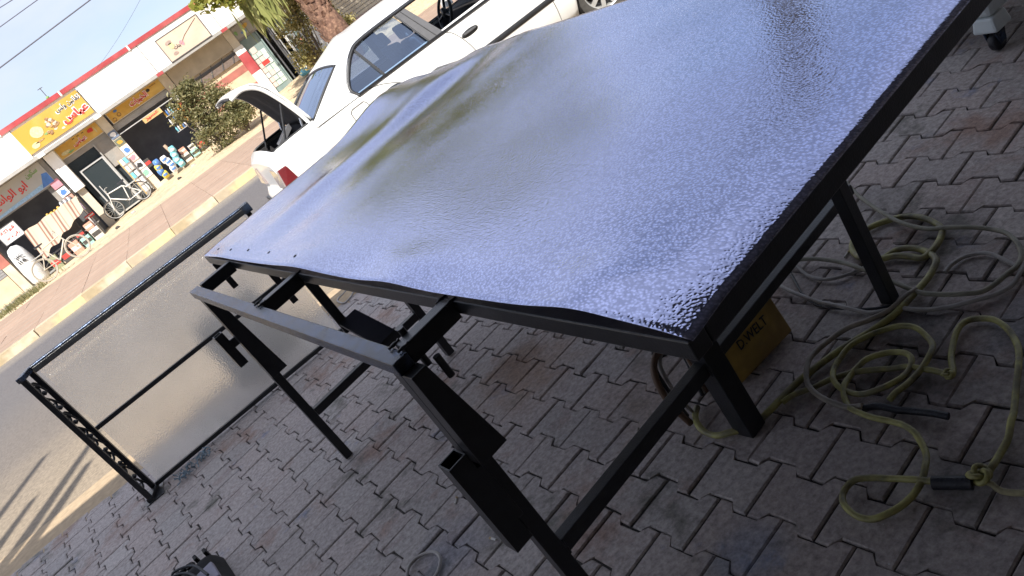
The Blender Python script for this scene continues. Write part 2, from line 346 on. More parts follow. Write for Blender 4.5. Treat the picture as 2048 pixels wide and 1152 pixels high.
# far side: kerb of painted blocks, slab sidewalk, dirt verge rising to the shops
SLAB = mat('pink concrete slab', (.335, .228, .165), .9, 0, .10, 6, .2, 60, rnd=.07, col2=(0.319, 0.235, 0.176), patch=1.3)
KERBY = mat('worn yellow kerb paint', (.41, .325, .20), .8, 0, .12, 7, .2, 50, col2=(.60, .50, .36), patch=2.2, rnd=.06)
KERBW = mat('worn pale kerb paint', (.44, .36, .25), .8, 0, .12, 7, .2, 50, col2=(.62, .50, .26), patch=2.2, rnd=.06)
kerb = tag(MB().box(-22, 26, 16.18, 16.42, -.045, .02).build('kerb', GREYC), kind='structure')
for k, m in enumerate((KERBY, KERBW)):
    mbk = MB(); mbk.box(-.485, .485, -.14, .14, 0, .155); me = mbk.mesh('kerb_stone', m)
    for i in range(-11, 14):
        if i % 2 == k: mkobj('kerb_stone', me, kerb, (i*.98+rnd(-.01, .01), 16.3+rnd(-.01, .01), -.012), (rnd(-.01, .01), 0, rnd(-.008, .008)))
walk = tag(MB().box(-22, 26, 16.44, 24.4, -.045, .118).build('sidewalk', DIRT), kind='structure')
slabs = [MB().box(-.4895, .4895, -.397, .397, -.03, .02).mesh('slab', SLAB)]
for i in range(-9, 13):
    for j in range(9):
        mkobj('slab', slabs[0], walk, (i*.985+rnd(-.002, .002), 16.86+j*.80, .115+rnd(-.003, .003)), (rnd(-.003, .003), rnd(-.003, .003), rnd(-.002, .002)))
mb = MB()
def zfront(x): return .20+.042*x
def verge(a, c):
    x = -22+48*a; y = 23.7+7.0*c
    return (x, y+.25*noise.noise(Vector((x*.7, 3, 1)))*(1-c), .125+(zfront(max(-8, min(9, x)))-.11)*min(1, max(0, (c-.12)/.72))+.03*noise.noise(Vector((x*1.3, y*1.3, 0)))+.012*noise.noise(Vector((x*5, y*5, 0))))
mb.grid(verge, 120, 30); tag(mb.build('dirt_verge', DIRT), kind='structure')

# ------------------------------------------------------------------ workshop building behind and above the camera (it shades the pavement)
wb = thing('workshop_building', (0, -2, 0), 'open fronted workshop with a deep flat canopy shading the paver pavement', 'building')
CONC = mat('unpainted concrete ceiling', (.30, .31, .33), .9, 0, .2, 3, .2)
PLAST = mat('dusty plaster wall', (.55, .53, .50), .9, 0, .15, 3, .2)
b = MB(); b.box(-13, 15, -6, 2.43, 3.82, 4.0); b.build('canopy_slab', CONC, wb)
b = MB(); b.box(-13, 15, 2.36, 2.43, 3.2, 3.82); b.build('added_valance', CONC, wb)  # valance added out of view to darken the reflection along the sheet's near edge
b = MB(); b.box(-13, 15, -6.2, -6, -.05, 3.82); b.build('back_wall', PLAST, wb)
b = MB(); b.box(5.2, 5.4, -6, -.4, -.05, 3.82); b.build('side_wall', PLAST, wb)
b = MB(); b.box(-4.8, -4.6, -6, -.6, -.05, 3.82); b.build('side_wall', PLAST, wb)
for x, h, t in ((-3.92, 5.5, .05), (-3.70, 4.75, .045), (-4.75, 6.2, .04), (-4.30, 5.0, .045)):  # posts added on the unseen roof to cast the long stripes on the road
    MB().tube([(x, 2.33, 4.0), (x+t, 2.34, h+.35)], lambda q: .10-.05*q, 8).build('shadow_post', BLACK, wb)

# ------------------------------------------------------------------ the sheet topped steel frame
TO = Vector((.42, .895, 0))
def T(u, v, dz=0.):
    p = TO+TXv*u+TYv*v; return Vector((p.x, p.y, .92+.034*p.y+dz))
def TZ(u, v, z): p = TO+TXv*u+TYv*v; return Vector((p.x, p.y, z))
tb = thing('work_table', (.9, 2.4, 0), 'long black steel frame standing on legs with a dimpled metal sheet as its top', 'metal table')
S = .04
def tbar(name, a, c, w_=S, h_=S, m=BLACK, bev=.003): return MB().bar(a, c, w_, h_).build(name, m, tb, bevel=bev)
tbar('edge_rail', T(.02, .03, -.023), T(.02, 3.1, -.023)); tbar('edge_rail', T(.041, .05, -.0195), T(1.56, .05, -.0245), .04, .046)
tbar('edge_rail', T(1.58, .03, -.0232), T(1.58, 3.1, -.0232)); tbar('edge_rail', T(.041, 3.08, -.0233), T(1.559, 3.08, -.0233))
for v in (.77, 1.8, 2.62): tbar('cross_rail', T(.041, v, -.0245), T(1.559, v, -.0245), .038, .036)
for u in (.53, 1.06): tbar('cross_rail', T(u, .80, -.026), T(u, 2.6, -.026), .03, .03)
tbar('outrigger_rail', T(-.178, .725, -.024), T(-.178, 2.70, -.024), .043, .036, WORN)
for v in (.765, 1.80, 2.655): tbar('outrigger_arm', T(-.152, v, -.026), T(-.001, v, -.026), .045, .05)
def leg(u, v, wd, z0=.0): 
    a = T(u, v, -.046); return MB().bar(a, TZ(u, v, z0+.004), wd, wd, TYv).build('leg', BLACK, tb, bevel=.003)
for v, ws in ((.765, (.046, .068, .042)), (2.655, (.04, .04, .04))):
    for u, wd in zip((-.172, .52, 1.11), ws): leg(u, .62 if u > 1 and v < 1 else v, wd)
# crossbars of the two leg frames
tbar('leg_brace', TZ(-.148, .765, .285), TZ(.492, .765, .285), .04, .045, HANDW)
tbar('leg_brace', TZ(.55, .765, .285), TZ(1.32, .765, .285), .035, .035, HANDW)
tbar('leg_brace', TZ(-.15, 2.655, .275), TZ(.50, 2.655, .275), .035, .04)
# tapered channel welded to the outer legs, and the hollow sleeve below it
def wedge(u, v, zt, zb_, wide, thick, name='wedge_plate'):
    a = [TZ(u-.023, v-.012, zt), TZ(u+.02, v-.012, zt), TZ(u+.023+wide, v-.012, zb_), TZ(u-.023, v-.012, zb_)]
    return MB().prism(a, TYv*-thick).build(name, BLACK, tb, bevel=.002)
wedge(-.172, .752, T(0, .77).z-.045, .655, .036, .052); wedge(-.172, 2.65, T(0, 2.65).z-.05, .545, .034, .05)
def sleeve(u, v, z0, z1, s_, t=.004):
    mb = MB()
    for (a, c, e, f) in ((-s_, s_, -s_, -s_+t), (-s_, s_, s_-t, s_), (-s_, -s_+t, -s_+t, s_-t), (s_-t, s_, -s_+t, s_-t)):
        P = [TZ(u+p, v+q, z) for z in (z0, z1) for p, q in ((a, e), (c, e), (c, f), (a, f))]; mb.hexa(P)
    return mb.build('sleeve_tube', BLACK, tb)
sleeve(-.226, .752, .40, .69, .027); sleeve(-.238, 2.655, .66, .83, .02)
tbar('sleeve_strap', TZ(-.205, .735, .46), TZ(-.205, .735, .64), .05, .012); tbar('sleeve_strap', TZ(-.205, 2.655, .74), TZ(-.205, 2.655, .78), .04, .02)
# struts and stubs hanging under the long edge
tbar('hanging_strut', T(.03, 1.86, -.045), T(.03, 1.86, -.30), .035, .03)
MB().prism([T(.012, 1.845, -.25), T(.09, 1.845, -.25), T(.10, 1.845, -.30), T(.09, 1.60, -.31), T(.012, 1.60, -.31)], (0, 0, -.012)).build('gusset_plate', BLACK, tb)
for u, v, l in ((.105, 2.66, .28), (.012, 3.055, .15)): tbar('hanging_stub', T(u, v, -.045), T(u, v, -.045-l), .03, .028)
for u, v, z0, z1 in ((-.115, .80, -.10, .012), (-.118, .70, -.11, -.05)):
    MB().cyl(T(u, v, z0), T(u, v, z1), .009, 12).build('bolt', BLACK, tb)
# weld beads where the tubes meet
wr = random.Random(6)
for u, v, z in ((-.152, .742, -.002), (-.152, .788, -.002), (-.152, 1.778, -.002), (-.152, 1.822, -.002), (-.002, .742, -.003), (-.002, .788, -.003), (-.002, 1.778, -.003), (-.152, .765, -.053)):
    q = T(u, v, z); MB().tube([q+TYv*(-.014+.0056*i)+Vector((0, 0, .0012*wr.random())) for i in range(6)] if z < -.05 else [q+TXv*(-.016+.0064*i)+Vector((0, 0, .0015*wr.random())) for i in range(6)], lambda t: .0042+.0012*math.sin(t*21), 6).build('weld_bead', HANDW, tb)
for u, v, z in ((-.148, .745, .31), (.488, .742, .31), (.553, .745, .305)):
    q = TZ(u, v, z); MB().tube([q+Vector((0, 0, -.05+.0085*i)) for i in range(6)], lambda t: .0045+.0012*math.sin(t*19), 6).build('weld_bead', HANDW, tb)
# the sheet: lies on the frame, slightly pillowed, its far edge sprung up and waving
def ss(a, b_, x): x = max(0, min(1, (x-a)/(b_-a))); return x*x*(3-2*x)
def sheet_dz(u, v):
    z = .022
    z -= .012*max(0, 1-(v-.016)/.13)**2 + .014*ss(2.72, 3.1, v)                                    # near edge bent down over its rail
    z -= .006*(1-ss(0, .10, u))
    z += .014*math.exp(-((v-.28)/.13)**2)*(1-ss(0, .22, u))          # lifted lip on the long edge
    z += .012*math.exp(-((v-1.05)/.16)**2)*(1-ss(0, .2, u)) + .008*math.exp(-((v-1.75)/.2)**2)*(1-ss(0, .15, u))
    z += .062*ss(2.3, 3.1, v)*math.exp(-((u-1.22)/.25)**2)-.03*ss(1.42, 1.6, u)*ss(2.4, 3.1, v)           # far edge sprung up
    z += .010*math.exp(-((v-2.55)/.10)**2)*ss(.15, .6, u)*(1-.7*ss(1.3, 1.6, u))
    z += .007*math.sin(2.2*u+1.4*v+.6)*ss(0, .3, v)*ss(0, .3, u)*.5
    z += .0035*math.sin(13*v-1.6*u+.5)*ss(1.7, 2.3, v)*ss(0, .3, u)
    z += .003*math.sin(4.4*v-1.1*u)*ss(0, .3, v)
    z += .007*noise.noise(Vector((u*1.9, v*1.6, 3)))*ss(0, .2, v)*ss(0, .12, u)
    return max(z, .0012)
def sheet_mat(name, base, metal, rough, fine, disp, translucent=False):
    m = bpy.data.materials.new(name); m.use_nodes = True; t = m.node_tree; b = t.nodes['Principled BSDF']
    tc = N(t, 'ShaderNodeTexCoord')
    nd = N(t, 'ShaderNodeTexNoise'); nd.inputs['Scale'].default_value = fine*.35; nd.inputs['Detail'].default_value = 2; t.links.new(tc.outputs['Object'], nd.inputs['Vector'])
    mp = N(t, 'ShaderNodeMapping'); mp.inputs['Scale'].default_value = (1, .7, 1); mp.inputs['Rotation'].default_value = (0, 0, .5)
    vm = N(t, 'ShaderNodeVectorMath', operation='MULTIPLY_ADD'); vm.inputs[1].default_value = (.006,)*3; t.links.new(nd.outputs['Color'], vm.inputs[0]); t.links.new(tc.outputs['Object'], vm.inputs[2]); t.links.new(vm.outputs[0], mp.inputs[0])
    v = N(t, 'ShaderNodeTexVoronoi', feature='SMOOTH_F1'); v.inputs['Scale'].default_value = fine; v.inputs['Smoothness'].default_value = .6; t.links.new(mp.outputs[0], v.inputs['Vector'])
    bp = N(t, 'ShaderNodeBump'); bp.inputs['Strength'].default_value = 1; bp.inputs['Distance'].default_value = disp; t.links.new(v.outputs['Distance'], bp.inputs['Height'])
    n2 = N(t, 'ShaderNodeTexNoise'); n2.inputs['Scale'].default_value = 2.5; n2.inputs['Detail'].default_value = 6; t.links.new(tc.outputs['Object'], n2.inputs['Vector'])
    mr = N(t, 'ShaderNodeMapRange'); mr.inputs[1].default_value = .3; mr.inputs[2].default_value = .7; mr.inputs[3].default_value = .9; mr.inputs[4].default_value = 1.1; t.links.new(n2.outputs['Fac'], mr.inputs[0])
    c = N(t, 'ShaderNodeMix', data_type='RGBA', blend_type='MULTIPLY'); c.inputs[0].default_value = 1; c.inputs[6].default_value = (*base, 1); t.links.new(mr.outputs[0], c.inputs[7])
    # mirrored light and dark of the dimples put into the colour
    dimple_tone = N(t, 'ShaderNodeMapRange'); dimple_tone.inputs[1].default_value = .15; dimple_tone.inputs[2].default_value = .62; dimple_tone.inputs[3].default_value = 1.26; dimple_tone.inputs[4].default_value = .72; t.links.new(v.outputs['Distance'], dimple_tone.inputs[0])
    if not translucent:
        c3 = N(t, 'ShaderNodeMix', data_type='RGBA', blend_type='MULTIPLY'); c3.inputs[0].default_value = 1; t.links.new(c.outputs[2], c3.inputs[6]); t.links.new(dimple_tone.outputs[0], c3.inputs[7]); c = c3
        n4 = N(t, 'ShaderNodeTexNoise'); n4.inputs['Scale'].default_value = 5; n4.inputs['Detail'].default_value = 7; t.links.new(tc.outputs['Object'], n4.inputs['Vector'])
        r4 = N(t, 'ShaderNodeMapRange'); r4.inputs[1].default_value = .35; r4.inputs[2].default_value = .7; r4.inputs[3].default_value = rough*.6; r4.inputs[4].default_value = rough*2.2; t.links.new(n4.outputs['Fac'], r4.inputs[0]); t.links.new(r4.outputs[0], b.inputs['Roughness'])
        b.inputs['Metallic'].default_value = metal
        t.links.new(c.outputs[2], b.inputs['Base Color']); t.links.new(bp.outputs[0], b.inputs['Normal'])
    else:
        t.nodes.remove(b); o = t.nodes['Material Output']
        rf = N(t, 'ShaderNodeBsdfRefraction'); rf.inputs['Roughness'].default_value = rough; rf.inputs['IOR'].default_value = 1.12; t.links.new(c.outputs[2], rf.inputs[0]); t.links.new(bp.outputs[0], rf.inputs['Normal'])
        tl = N(t, 'ShaderNodeBsdfTranslucent'); t.links.new(c.outputs[2], tl.inputs[0])
        df = N(t, 'ShaderNodeBsdfDiffuse'); df.inputs[0].default_value = (.62, .55, .44, 1)
        gl = N(t, 'ShaderNodeBsdfGlossy'); gl.inputs['Roughness'].default_value = .12; gl.inputs[0].default_value = (.9, .9, .9, 1); t.links.new(bp.outputs[0], gl.inputs['Normal'])
        m1 = N(t, 'ShaderNodeMixShader'); m1.inputs[0].default_value = .42; t.links.new(rf.outputs[0], m1.inputs[1]); t.links.new(tl.outputs[0], m1.inputs[2])
        m2 = N(t, 'ShaderNodeMixShader'); m2.inputs[0].default_value = .16; t.links.new(m1.outputs[0], m2.inputs[1]); t.links.new(df.outputs[0], m2.inputs[2])
        m3 = N(t, 'ShaderNodeMixShader'); m3.inputs[0].default_value = .06; t.links.new(m2.outputs[0], m3.inputs[1]); t.links.new(gl.outputs[0], m3.inputs[2])
        t.links.new(m3.outputs[0], o.inputs[0])
    return m
SHEET = sheet_mat('dimpled metal sheet', (.435, .47, .69), .95, .08, 190, .00048)
mb = MB()
def sh(a, c):
    u, v = a*1.6, .016+c*3.084; return T(u, v, sheet_dz(u, v))
mb.grid(sh, 90, 150); mb.build('top_sheet', SHEET, tb, solid=.0018)
for u, v in ((.05, 2.95), (.05, 2.72), (.06, 2.48), (.06, 2.2), (.05, 1.86)):
    p = T(u, v, sheet_dz(u, v)); MB().lathe([(0.0, .003), (.006, .0025), (.008, .0), (.008, -.002)], 8, p).build('rivet', BLACK, tb)
done(tb)

# ------------------------------------------------------------------ the framed panel standing upright at the pavement edge
pn = thing('framed_panel', (-.45, 4.95, 0), 'upright framed panel of dimpled translucent sheet with a scrolled black end post', 'panel')
X0, X1, PY = -1.215, .245, 4.95
PSH = sheet_mat('dimpled translucent sheet', (1, .965, .90), 0, .24, 130, .008, True)
MB().grid(lambda a, c: (X0+.03+(X1-X0-.06)*a, PY+.028+.006*math.sin(a*5+c*3), .035+.945*c), 24, 16).build('translucent_sheet', PSH, pn)
for z, s_ in ((.985, .034), (.515, .026), (.03, .026)): MB().bar((X0+.02, PY, z), (X1, PY, z), s_, s_).build('rail', BLACK, pn, bevel=.003)
MB().tube([(X0+.02, PY-.005, 1.008), (X1-.01, PY-.005, 1.008)], .010, 8).build('top_bead', WORN, pn)
# scrolled end post: two uprights with ironwork between, the outer one nearer the street
for dx, dy in ((0, .0), (-.03, -.115)): MB().bar((X0+dx, PY+dy, .0), (X0+dx, PY+dy, 1.012), .03, .028).build('post', BLACK, pn, bevel=.003)
for z in (.015, 1.0): MB().bar((X0+.005, PY+.015, z), (X0-.035, PY-.13, z), .042, .03).build('post_cap', BLACK if z < .5 else WORN, pn, bevel=.004)
MB().bar((X1, PY+.02, .0), (X1, PY+.02, .975), .03, .03).build('post', BLACK, pn, bevel=.003)
MB().box(X1-.022, X1+.034, PY-.03, PY+.03, .962, 1.022).build('post_cap', WORN, pn, bevel=.006)
def spiral(cz, r0_, turns, sgn, flip=1):
    pts = []
    for i in range(26):
        t = i/25; a = sgn*turns*2*math.pi*t; r = r0_*(1-.82*t); dy = r*math.cos(a)*flip; dz = r*math.sin(a); pts.append((X0-.015-.03*(.5-dy/.12), PY-.057+dy, cz+dz))
    return pts
scroll = MB()
for k, (cz, r) in enumerate(((.12, .048), (.24, .045), (.36, .048), (.47, .04), (.56, .04), (.67, .046), (.79, .046), (.90, .046))):
    scroll.tube(spiral(cz, r, 1.35, 1 if k % 2 else -1, 1 if k % 3 else -1), .0075, 6)
    scroll.tube(smooth_path([(X0-.005, PY-.012, cz-.055), (X0-.015, PY-.05, cz+.01), (X0-.028, PY-.10, cz+.06)], 5), .006, 6)
for k in range(7):
    z = .17+.115*k; scroll.lathe([(0, -.016), (.012, -.008), (.016, 0), (.012, .008), (0, .016)], 8, (X0-.016, PY-.058, z))
scroll.build('scrollwork', BLACK, pn)
MB().box(X0-.07, X0+.05, PY-.15, PY+.06, .0, .006).build('foot_plate', BLACK, pn)
done(pn)
# dark box added behind the panel to give its blurred dark patch
cr = thing('patch_box', (-.25, 5.7, 0), 'dark box added on the road to make the dark patch in the translucent panel', 'added box')
mb = MB(); cx0, cx1, cy0, cy1 = -.50, -.02, 5.36, 5.72
mb.box(cx0, cx1, cy0, cy1, 0, .02)
for (a, b2, c2, d2) in ((cx0, cx1, cy0, cy0+.015), (cx0, cx1, cy1-.015, cy1), (cx0, cx0+.015, cy0+.015, cy1-.015), (cx1-.015, cx1, cy0+.015, cy1-.015)): mb.box(a, b2, c2, d2, .02, .45)
mb.build('patch_box_body', BLACK, cr); mb = MB()
for (a, b2, c2, d2) in ((cx0-.015, cx1+.015, cy0-.015, cy0), (cx0-.015, cx1+.015, cy1, cy1+.015)): mb.box(a, b2, c2, d2, .42, .455)
mb.build('rim', BLACK, cr); done(cr)

# ------------------------------------------------------------------ hoses, cables and small things on the pavers
PATHS = {
 'yellowA':[ (1.574,1.828),(1.593,1.792),(1.602,1.745),(1.605,1.704),(1.657,1.693),(1.729,1.719),(1.764,1.756),(1.789,1.831),(1.786,1.905),(1.756,1.963),(1.713,1.991),(1.656,2.003),(1.611,1.989),(1.578,1.951),(1.558,1.905),(1.558,1.858),(1.580,1.833),(1.619,1.810),(1.639,1.771),(1.638,1.722),(1.617,1.676),(1.591,1.647),(1.531,1.631),(1.464,1.625),(1.419,1.620),(1.348,1.624),(1.266,1.647),(1.187,1.672),(1.087,1.701),(1.005,1.719),(0.922,1.715),(0.876,1.714),(0.826,1.726),(0.786,1.746),(0.758,1.769),(0.733,1.803),(0.725,1.850),(0.735,1.896),(0.761,1.938),(0.792,1.964) ],
 'brownB':[ (1.458,1.621),(1.419,1.630),(1.354,1.643),(1.302,1.674),(1.248,1.711),(1.199,1.732),(1.139,1.745),(1.093,1.737),(1.045,1.709),(1.007,1.670),(0.984,1.615),(0.975,1.560),(0.978,1.516),(0.991,1.482),(0.997,1.465) ],
 'yellowC':[ (0.922,1.703),(0.962,1.686),(1.006,1.658),(1.058,1.627),(1.097,1.583),(1.127,1.542),(1.155,1.492),(1.172,1.455),(1.180,1.411),(1.188,1.362),(1.180,1.330),(1.199,1.333),(1.243,1.369),(1.298,1.398),(1.350,1.414),(1.385,1.410),(1.402,1.386),(1.403,1.346),(1.386,1.304),(1.359,1.267),(1.318,1.230),(1.269,1.201),(1.203,1.170),(1.130,1.132),(1.100,1.120),(1.055,1.101),(1.007,1.092),(0.968,1.084),(0.946,1.084) ],
 'coilD':[ (1.046,1.417),(1.073,1.416),(1.122,1.411),(1.175,1.411),(1.226,1.418),(1.263,1.435),(1.290,1.471),(1.309,1.517),(1.306,1.562),(1.285,1.601),(1.244,1.630),(1.188,1.654),(1.135,1.655),(1.083,1.638),(1.046,1.603),(1.030,1.558),(1.035,1.507),(1.061,1.470),(1.103,1.446),(1.149,1.438),(1.192,1.451),(1.210,1.477),(1.210,1.516),(1.191,1.545),(1.154,1.571),(1.117,1.579),(1.078,1.577),(1.044,1.565),(1.010,1.540),(0.993,1.518),(0.978,1.486),(0.975,1.424),(0.986,1.371),(0.987,1.332),(0.975,1.289),(0.951,1.251),(0.927,1.225),(0.892,1.203),(0.856,1.189),(0.814,1.184),(0.769,1.187),(0.732,1.203),(0.712,1.225),(0.701,1.258),(0.710,1.297),(0.731,1.324),(0.758,1.334),(0.787,1.325),(0.810,1.299),(0.832,1.258),(0.848,1.215),(0.868,1.166) ],
 'grayE':[ (1.947,2.273),(1.881,2.172),(1.822,2.056),(1.780,1.964),(1.749,1.894),(1.736,1.834),(1.732,1.767),(1.743,1.705),(1.756,1.625),(1.759,1.563),(1.742,1.509),(1.702,1.454),(1.660,1.421),(1.616,1.407),(1.569,1.410),(1.526,1.421),(1.493,1.439),(1.467,1.482),(1.453,1.535),(1.449,1.597),(1.456,1.656),(1.469,1.717),(1.481,1.769),(1.497,1.827),(1.505,1.881),(1.518,1.945),(1.521,2.016),(1.509,2.084),(1.488,2.152),(1.466,2.185) ],
 'grayF':[ (1.629,1.403),(1.597,1.389),(1.546,1.385),(1.501,1.406),(1.457,1.444),(1.421,1.492),(1.392,1.558),(1.376,1.622),(1.353,1.665),(1.337,1.700),(1.332,1.747),(1.332,1.824),(1.335,1.908),(1.343,1.984),(1.350,2.051),(1.370,2.118),(1.407,2.211) ],
 'grayG':[ (1.488,2.186),(1.476,2.130),(1.448,2.062),(1.437,1.993),(1.450,1.935),(1.490,1.896),(1.525,1.864),(1.559,1.837) ],
 'grayH':[ (1.558,1.598),(1.594,1.598),(1.634,1.590),(1.657,1.562),(1.661,1.524),(1.650,1.477),(1.626,1.417),(1.609,1.388) ],
 'blackI':[ (1.451,2.146),(1.402,2.072),(1.351,1.991),(1.322,1.897),(1.331,1.797),(1.357,1.716),(1.393,1.657) ],
 'loop':[ (-0.264,2.397),(-0.233,2.440),(-0.200,2.455),(-0.162,2.437),(-0.134,2.397),(-0.131,2.352),(-0.158,2.313),(-0.191,2.287) ],
 'tapeB':[ (0.996,1.468),(1.018,1.434),(1.029,1.385),(1.039,1.352),(1.050,1.299),(1.060,1.255) ],
 'connD':[ (0.867,1.169),(0.887,1.132),(0.907,1.095) ],
 'ropeD':[ (0.912,1.099),(0.925,1.068),(0.920,1.040),(0.926,1.015),(0.933,0.991),(0.936,0.959) ],
 'knot':[ (0.928,1.087) ],
 'knot2':[ (1.183,1.336) ],
 'strg':[ (0.542,5.409),(0.489,5.504),(0.445,5.478),(0.380,5.455),(0.359,5.586),(0.388,5.644),(0.442,5.663),(0.519,5.716) ],
}
HOSEY = mat('dirty yellow hose', (.32, .30, .10), .5, 0, .3, 22, .2, 120, col2=(.17, .155, .08), patch=16)
HOSEB = mat('brown grey hose', (.24, .21, .17), .55, 0, .25, 22, .15, 120)
CABLEG = mat('dusty grey cable', (.33, .31, .29), .6, 0, .2, 22, .15, 120)
CABLEO = mat('olive grey cable', (.20, .19, .14), .55, 0, .25, 22, .15, 120)
RUBB = mat('black tape', (.013, .014, .02), .5, 0, .3, 30, .3, 200)
def hose(key, r, m, name, label, cat, base=.0, wav=.006, lift=None):
    pts = PATHS[key]; P = []
    for i, (x, y) in enumerate(pts):
        z = r+.001+base+wav*(.5+.5*math.sin(i*1.9)); 
        if lift: z += lift(i/(len(pts)-1))
        P.append((x, y, z))
    o = MB().tube(smooth_path(P, 5), r, 8).build(name, m, None, org=(P[0][0], P[0][1], 0)); return tag(o, label, cat)
hose('yellowA', .0105, HOSEY, 'air_hose', 'thick yellow hose looping round the right table leg and running behind the yellow case', 'hose', .002)
hose('brownB', .0085, HOSEB, 'air_hose', 'brownish hose curving beside the yellow one and ending in black tape', 'hose', .012)
hose('yellowC', .0085, HOSEY, 'air_hose', 'yellow hose rising in a tall arch at the far right of the pavers', 'hose', .004)
hose('coilD', .0085, HOSEY, 'air_hose', 'yellow hose coiled in two rings, its tail making a loop into a black sleeve', 'hose', .010)
hose('grayE', .0075, CABLEO, 'power_cable', 'olive grey cable dropping from the table edge and sweeping wide to the right', 'cable', .014)
hose('grayF', .0070, CABLEG, 'power_cable', 'pale grey cable running in a long low curve past the foot of the right leg', 'cable', .004)
hose('grayG', .0065, CABLEG, 'power_cable', 'short pale cable sagging under the front rail between the leg and the case', 'cable', .001)
hose('grayH', .0065, CABLEG, 'power_cable', 'short pale cable arching inside the wide grey loop', 'cable', .001)
hose('blackI', .0045, RUBB, 'thin_wire', 'thin black wire running from the front rail along the pale cable', 'wire', .001)
hose('loop', .006, CABLEG, 'cable_end', 'small grey cable loop lying near the black tool case', 'cable', .001)
hose('tapeB', .010, RUBB, 'taped_joint', 'black taped joint at the end of the brownish hose', 'tape', .003)
hose('connD', .0165, RUBB, 'hose_sleeve', 'ribbed black sleeve at the end of the looped yellow hose', 'hose sleeve', .0, 0)
hose('ropeD', .0075, mat('frayed rope', (.26, .23, .13), .8, 0, .25, 40, .3), 'rope_end', 'frayed rope end trailing from the knot beside the black sleeve', 'rope', .0)
def knot(key, r, label):
    x, y = PATHS[key][0]; pts = []
    for i in range(40):
        t = 2*math.pi*i/40; q = r*(1+.45*math.cos(3*t)); pts.append((x+q*math.cos(2*t), y+q*math.sin(2*t), r*1.05+.012+r*.55*math.sin(3*t)))
    tag(MB().tube(pts, r*.42, 7, closed=True).build('hose_knot', HOSEY, None, org=(x, y, 0)), label, 'knot')
knot('knot', .016, 'large rope knot of yellow hose beside the black sleeve'); knot('knot2', .010, 'small knot in the yellow hose at the foot of its arch')
hose('strg', .006, CABLEG, 'frayed_string', 'pale frayed string lying on the pavers under the far half of the table', 'string', .0)

# yellow welding case: face with lettering, dark body, brown strap
wc = thing('welder_case', (1.05, 1.98, 0), 'small yellow welding case with dark lettering standing behind the near table leg', 'welding case')
YEL = mat('dirty yellow enamel', (.38, .245, .05), .55, 0, .25, 10, .1, col2=(.22, .14, .04), patch=6)
a = R(2); fx = lambda x, y, z: (1.06+(x)*math.cos(a)-(y)*math.sin(a), 1.90+(x)*math.sin(a)+(y)*math.cos(a), z)
MB().hexa([fx(-.13, 0, .008), fx(.135, 0, .008), fx(.135, .03, .008), fx(-.13, .03, .008), fx(-.125, .02, .225), fx(.13, .02, .225), fx(.13, .05, .225), fx(-.125, .05, .225)]).build('front_cover', YEL, wc, bevel=.006)
MB().hexa([fx(-.12, .052, .012), fx(.12, .052, .012), fx(.12, .25, .012), fx(-.12, .25, .012), fx(-.115, .052, .19), fx(.115, .052, .19), fx(.115, .25, .19), fx(-.115, .25, .19)]).build('body', mat('dark case metal', (.035, .03, .028), .5, .2, .2), wc, bevel=.006)
MB().tube(smooth_path([fx(-.10, .1, .19), fx(-.08, .12, .235), fx(.08, .12, .235), fx(.10, .1, .19)], 5), .008, 7).build('handle', RUBB, wc)
for px in (-.1, .1):
    for py in (.07, .22): MB().cyl(fx(px, py, 0), fx(px, py, .02), .012, 8).build('foot', RUBB, wc)
text('D.WELT', 1.065, 1.9085, .115, .135, .034, RUBB, wc, 'lettering', (R(90-6), 0, a), .001, .0)
done(wc)
sr = thing('coiled_straps', (.80, 1.97, 0), 'tangle of brown and pale straps behind the near leg beside the yellow case', 'strap')
BRN = mat('brown leather strap', (.10, .055, .03), .6, 0, .3, 15, .2)
for k, (dx, m, r) in enumerate(((0, BRN, .011), (.035, CABLEG, .006), (.02, RUBB, .007))):
    pts = smooth_path([(.73+dx, 1.93+.02*k, .012), (.715+dx, 1.95, .12), (.735+dx, 1.97+.01*k, .22), (.80+dx*.6, 1.99, .25-.012*k), (.87, 2.0+.01*k, .17), (.86-.01*k, 1.99, .012)], 6)
    MB().tube(pts, r, 6).build('strap', m, sr)
done(sr)

# open black tool case at the bottom edge
tcx = thing('tool_case', (-.98, 3.36, 0), 'black ribbed plastic tool case lying at the bottom edge of the pavement view', 'tool case')
BP = mat('black ribbed plastic', (.006, .006, .008), .6, 0, .25, 14, .1, spec=.2)
A = R(9); tf = lambda x, y, z: (-1.02+x*math.cos(A)-y*math.sin(A), 3.285+x*math.sin(A)+y*math.cos(A), z)
def tbx(mb, x0, x1, y0, y1, z0, z1): mb.hexa([tf(*p) for p in ((x0, y0, z0), (x1, y0, z0), (x1, y1, z0), (x0, y1, z0), (x0, y0, z1), (x1, y0, z1), (x1, y1, z1), (x0, y1, z1))])
def hull(a, c):
    x, y = -.17+.34*a, -.24+.48*c; e = max(abs(2*a-1), abs(2*c-1)); z = .004+.115*(1-e**7)*(1+.10*noise.noise(Vector((x*14, y*14, 1)))-.25*ss(.3, .6, a)*ss(.25, .5, c)*(1-ss(.7, .85, c)))
    return tf(x, y, max(.004, z))
MB().grid(hull, 30, 36).build('case_body', BP, tcx)
for k in range(7): mb = MB(); x = -.14+.045*k; tbx(mb, x, x+.016, .20, .246, .01, .105+.008*(k % 2)); mb.build('rib', BP, tcx, bevel=.003)
for k in range(4): mb = MB(); tbx(mb, -.15, -.06, -.17+.09*k, -.10+.09*k, .10, .135+.01*(k % 2)); mb.build('latch', BP, tcx, bevel=.006)
mb = MB(); tbx(mb, .02, .14, -.06, .10, .07, .098); mb.build('pale_insert', mat('lilac grey plastic', (.22, .21, .27), .5), tcx, bevel=.006)
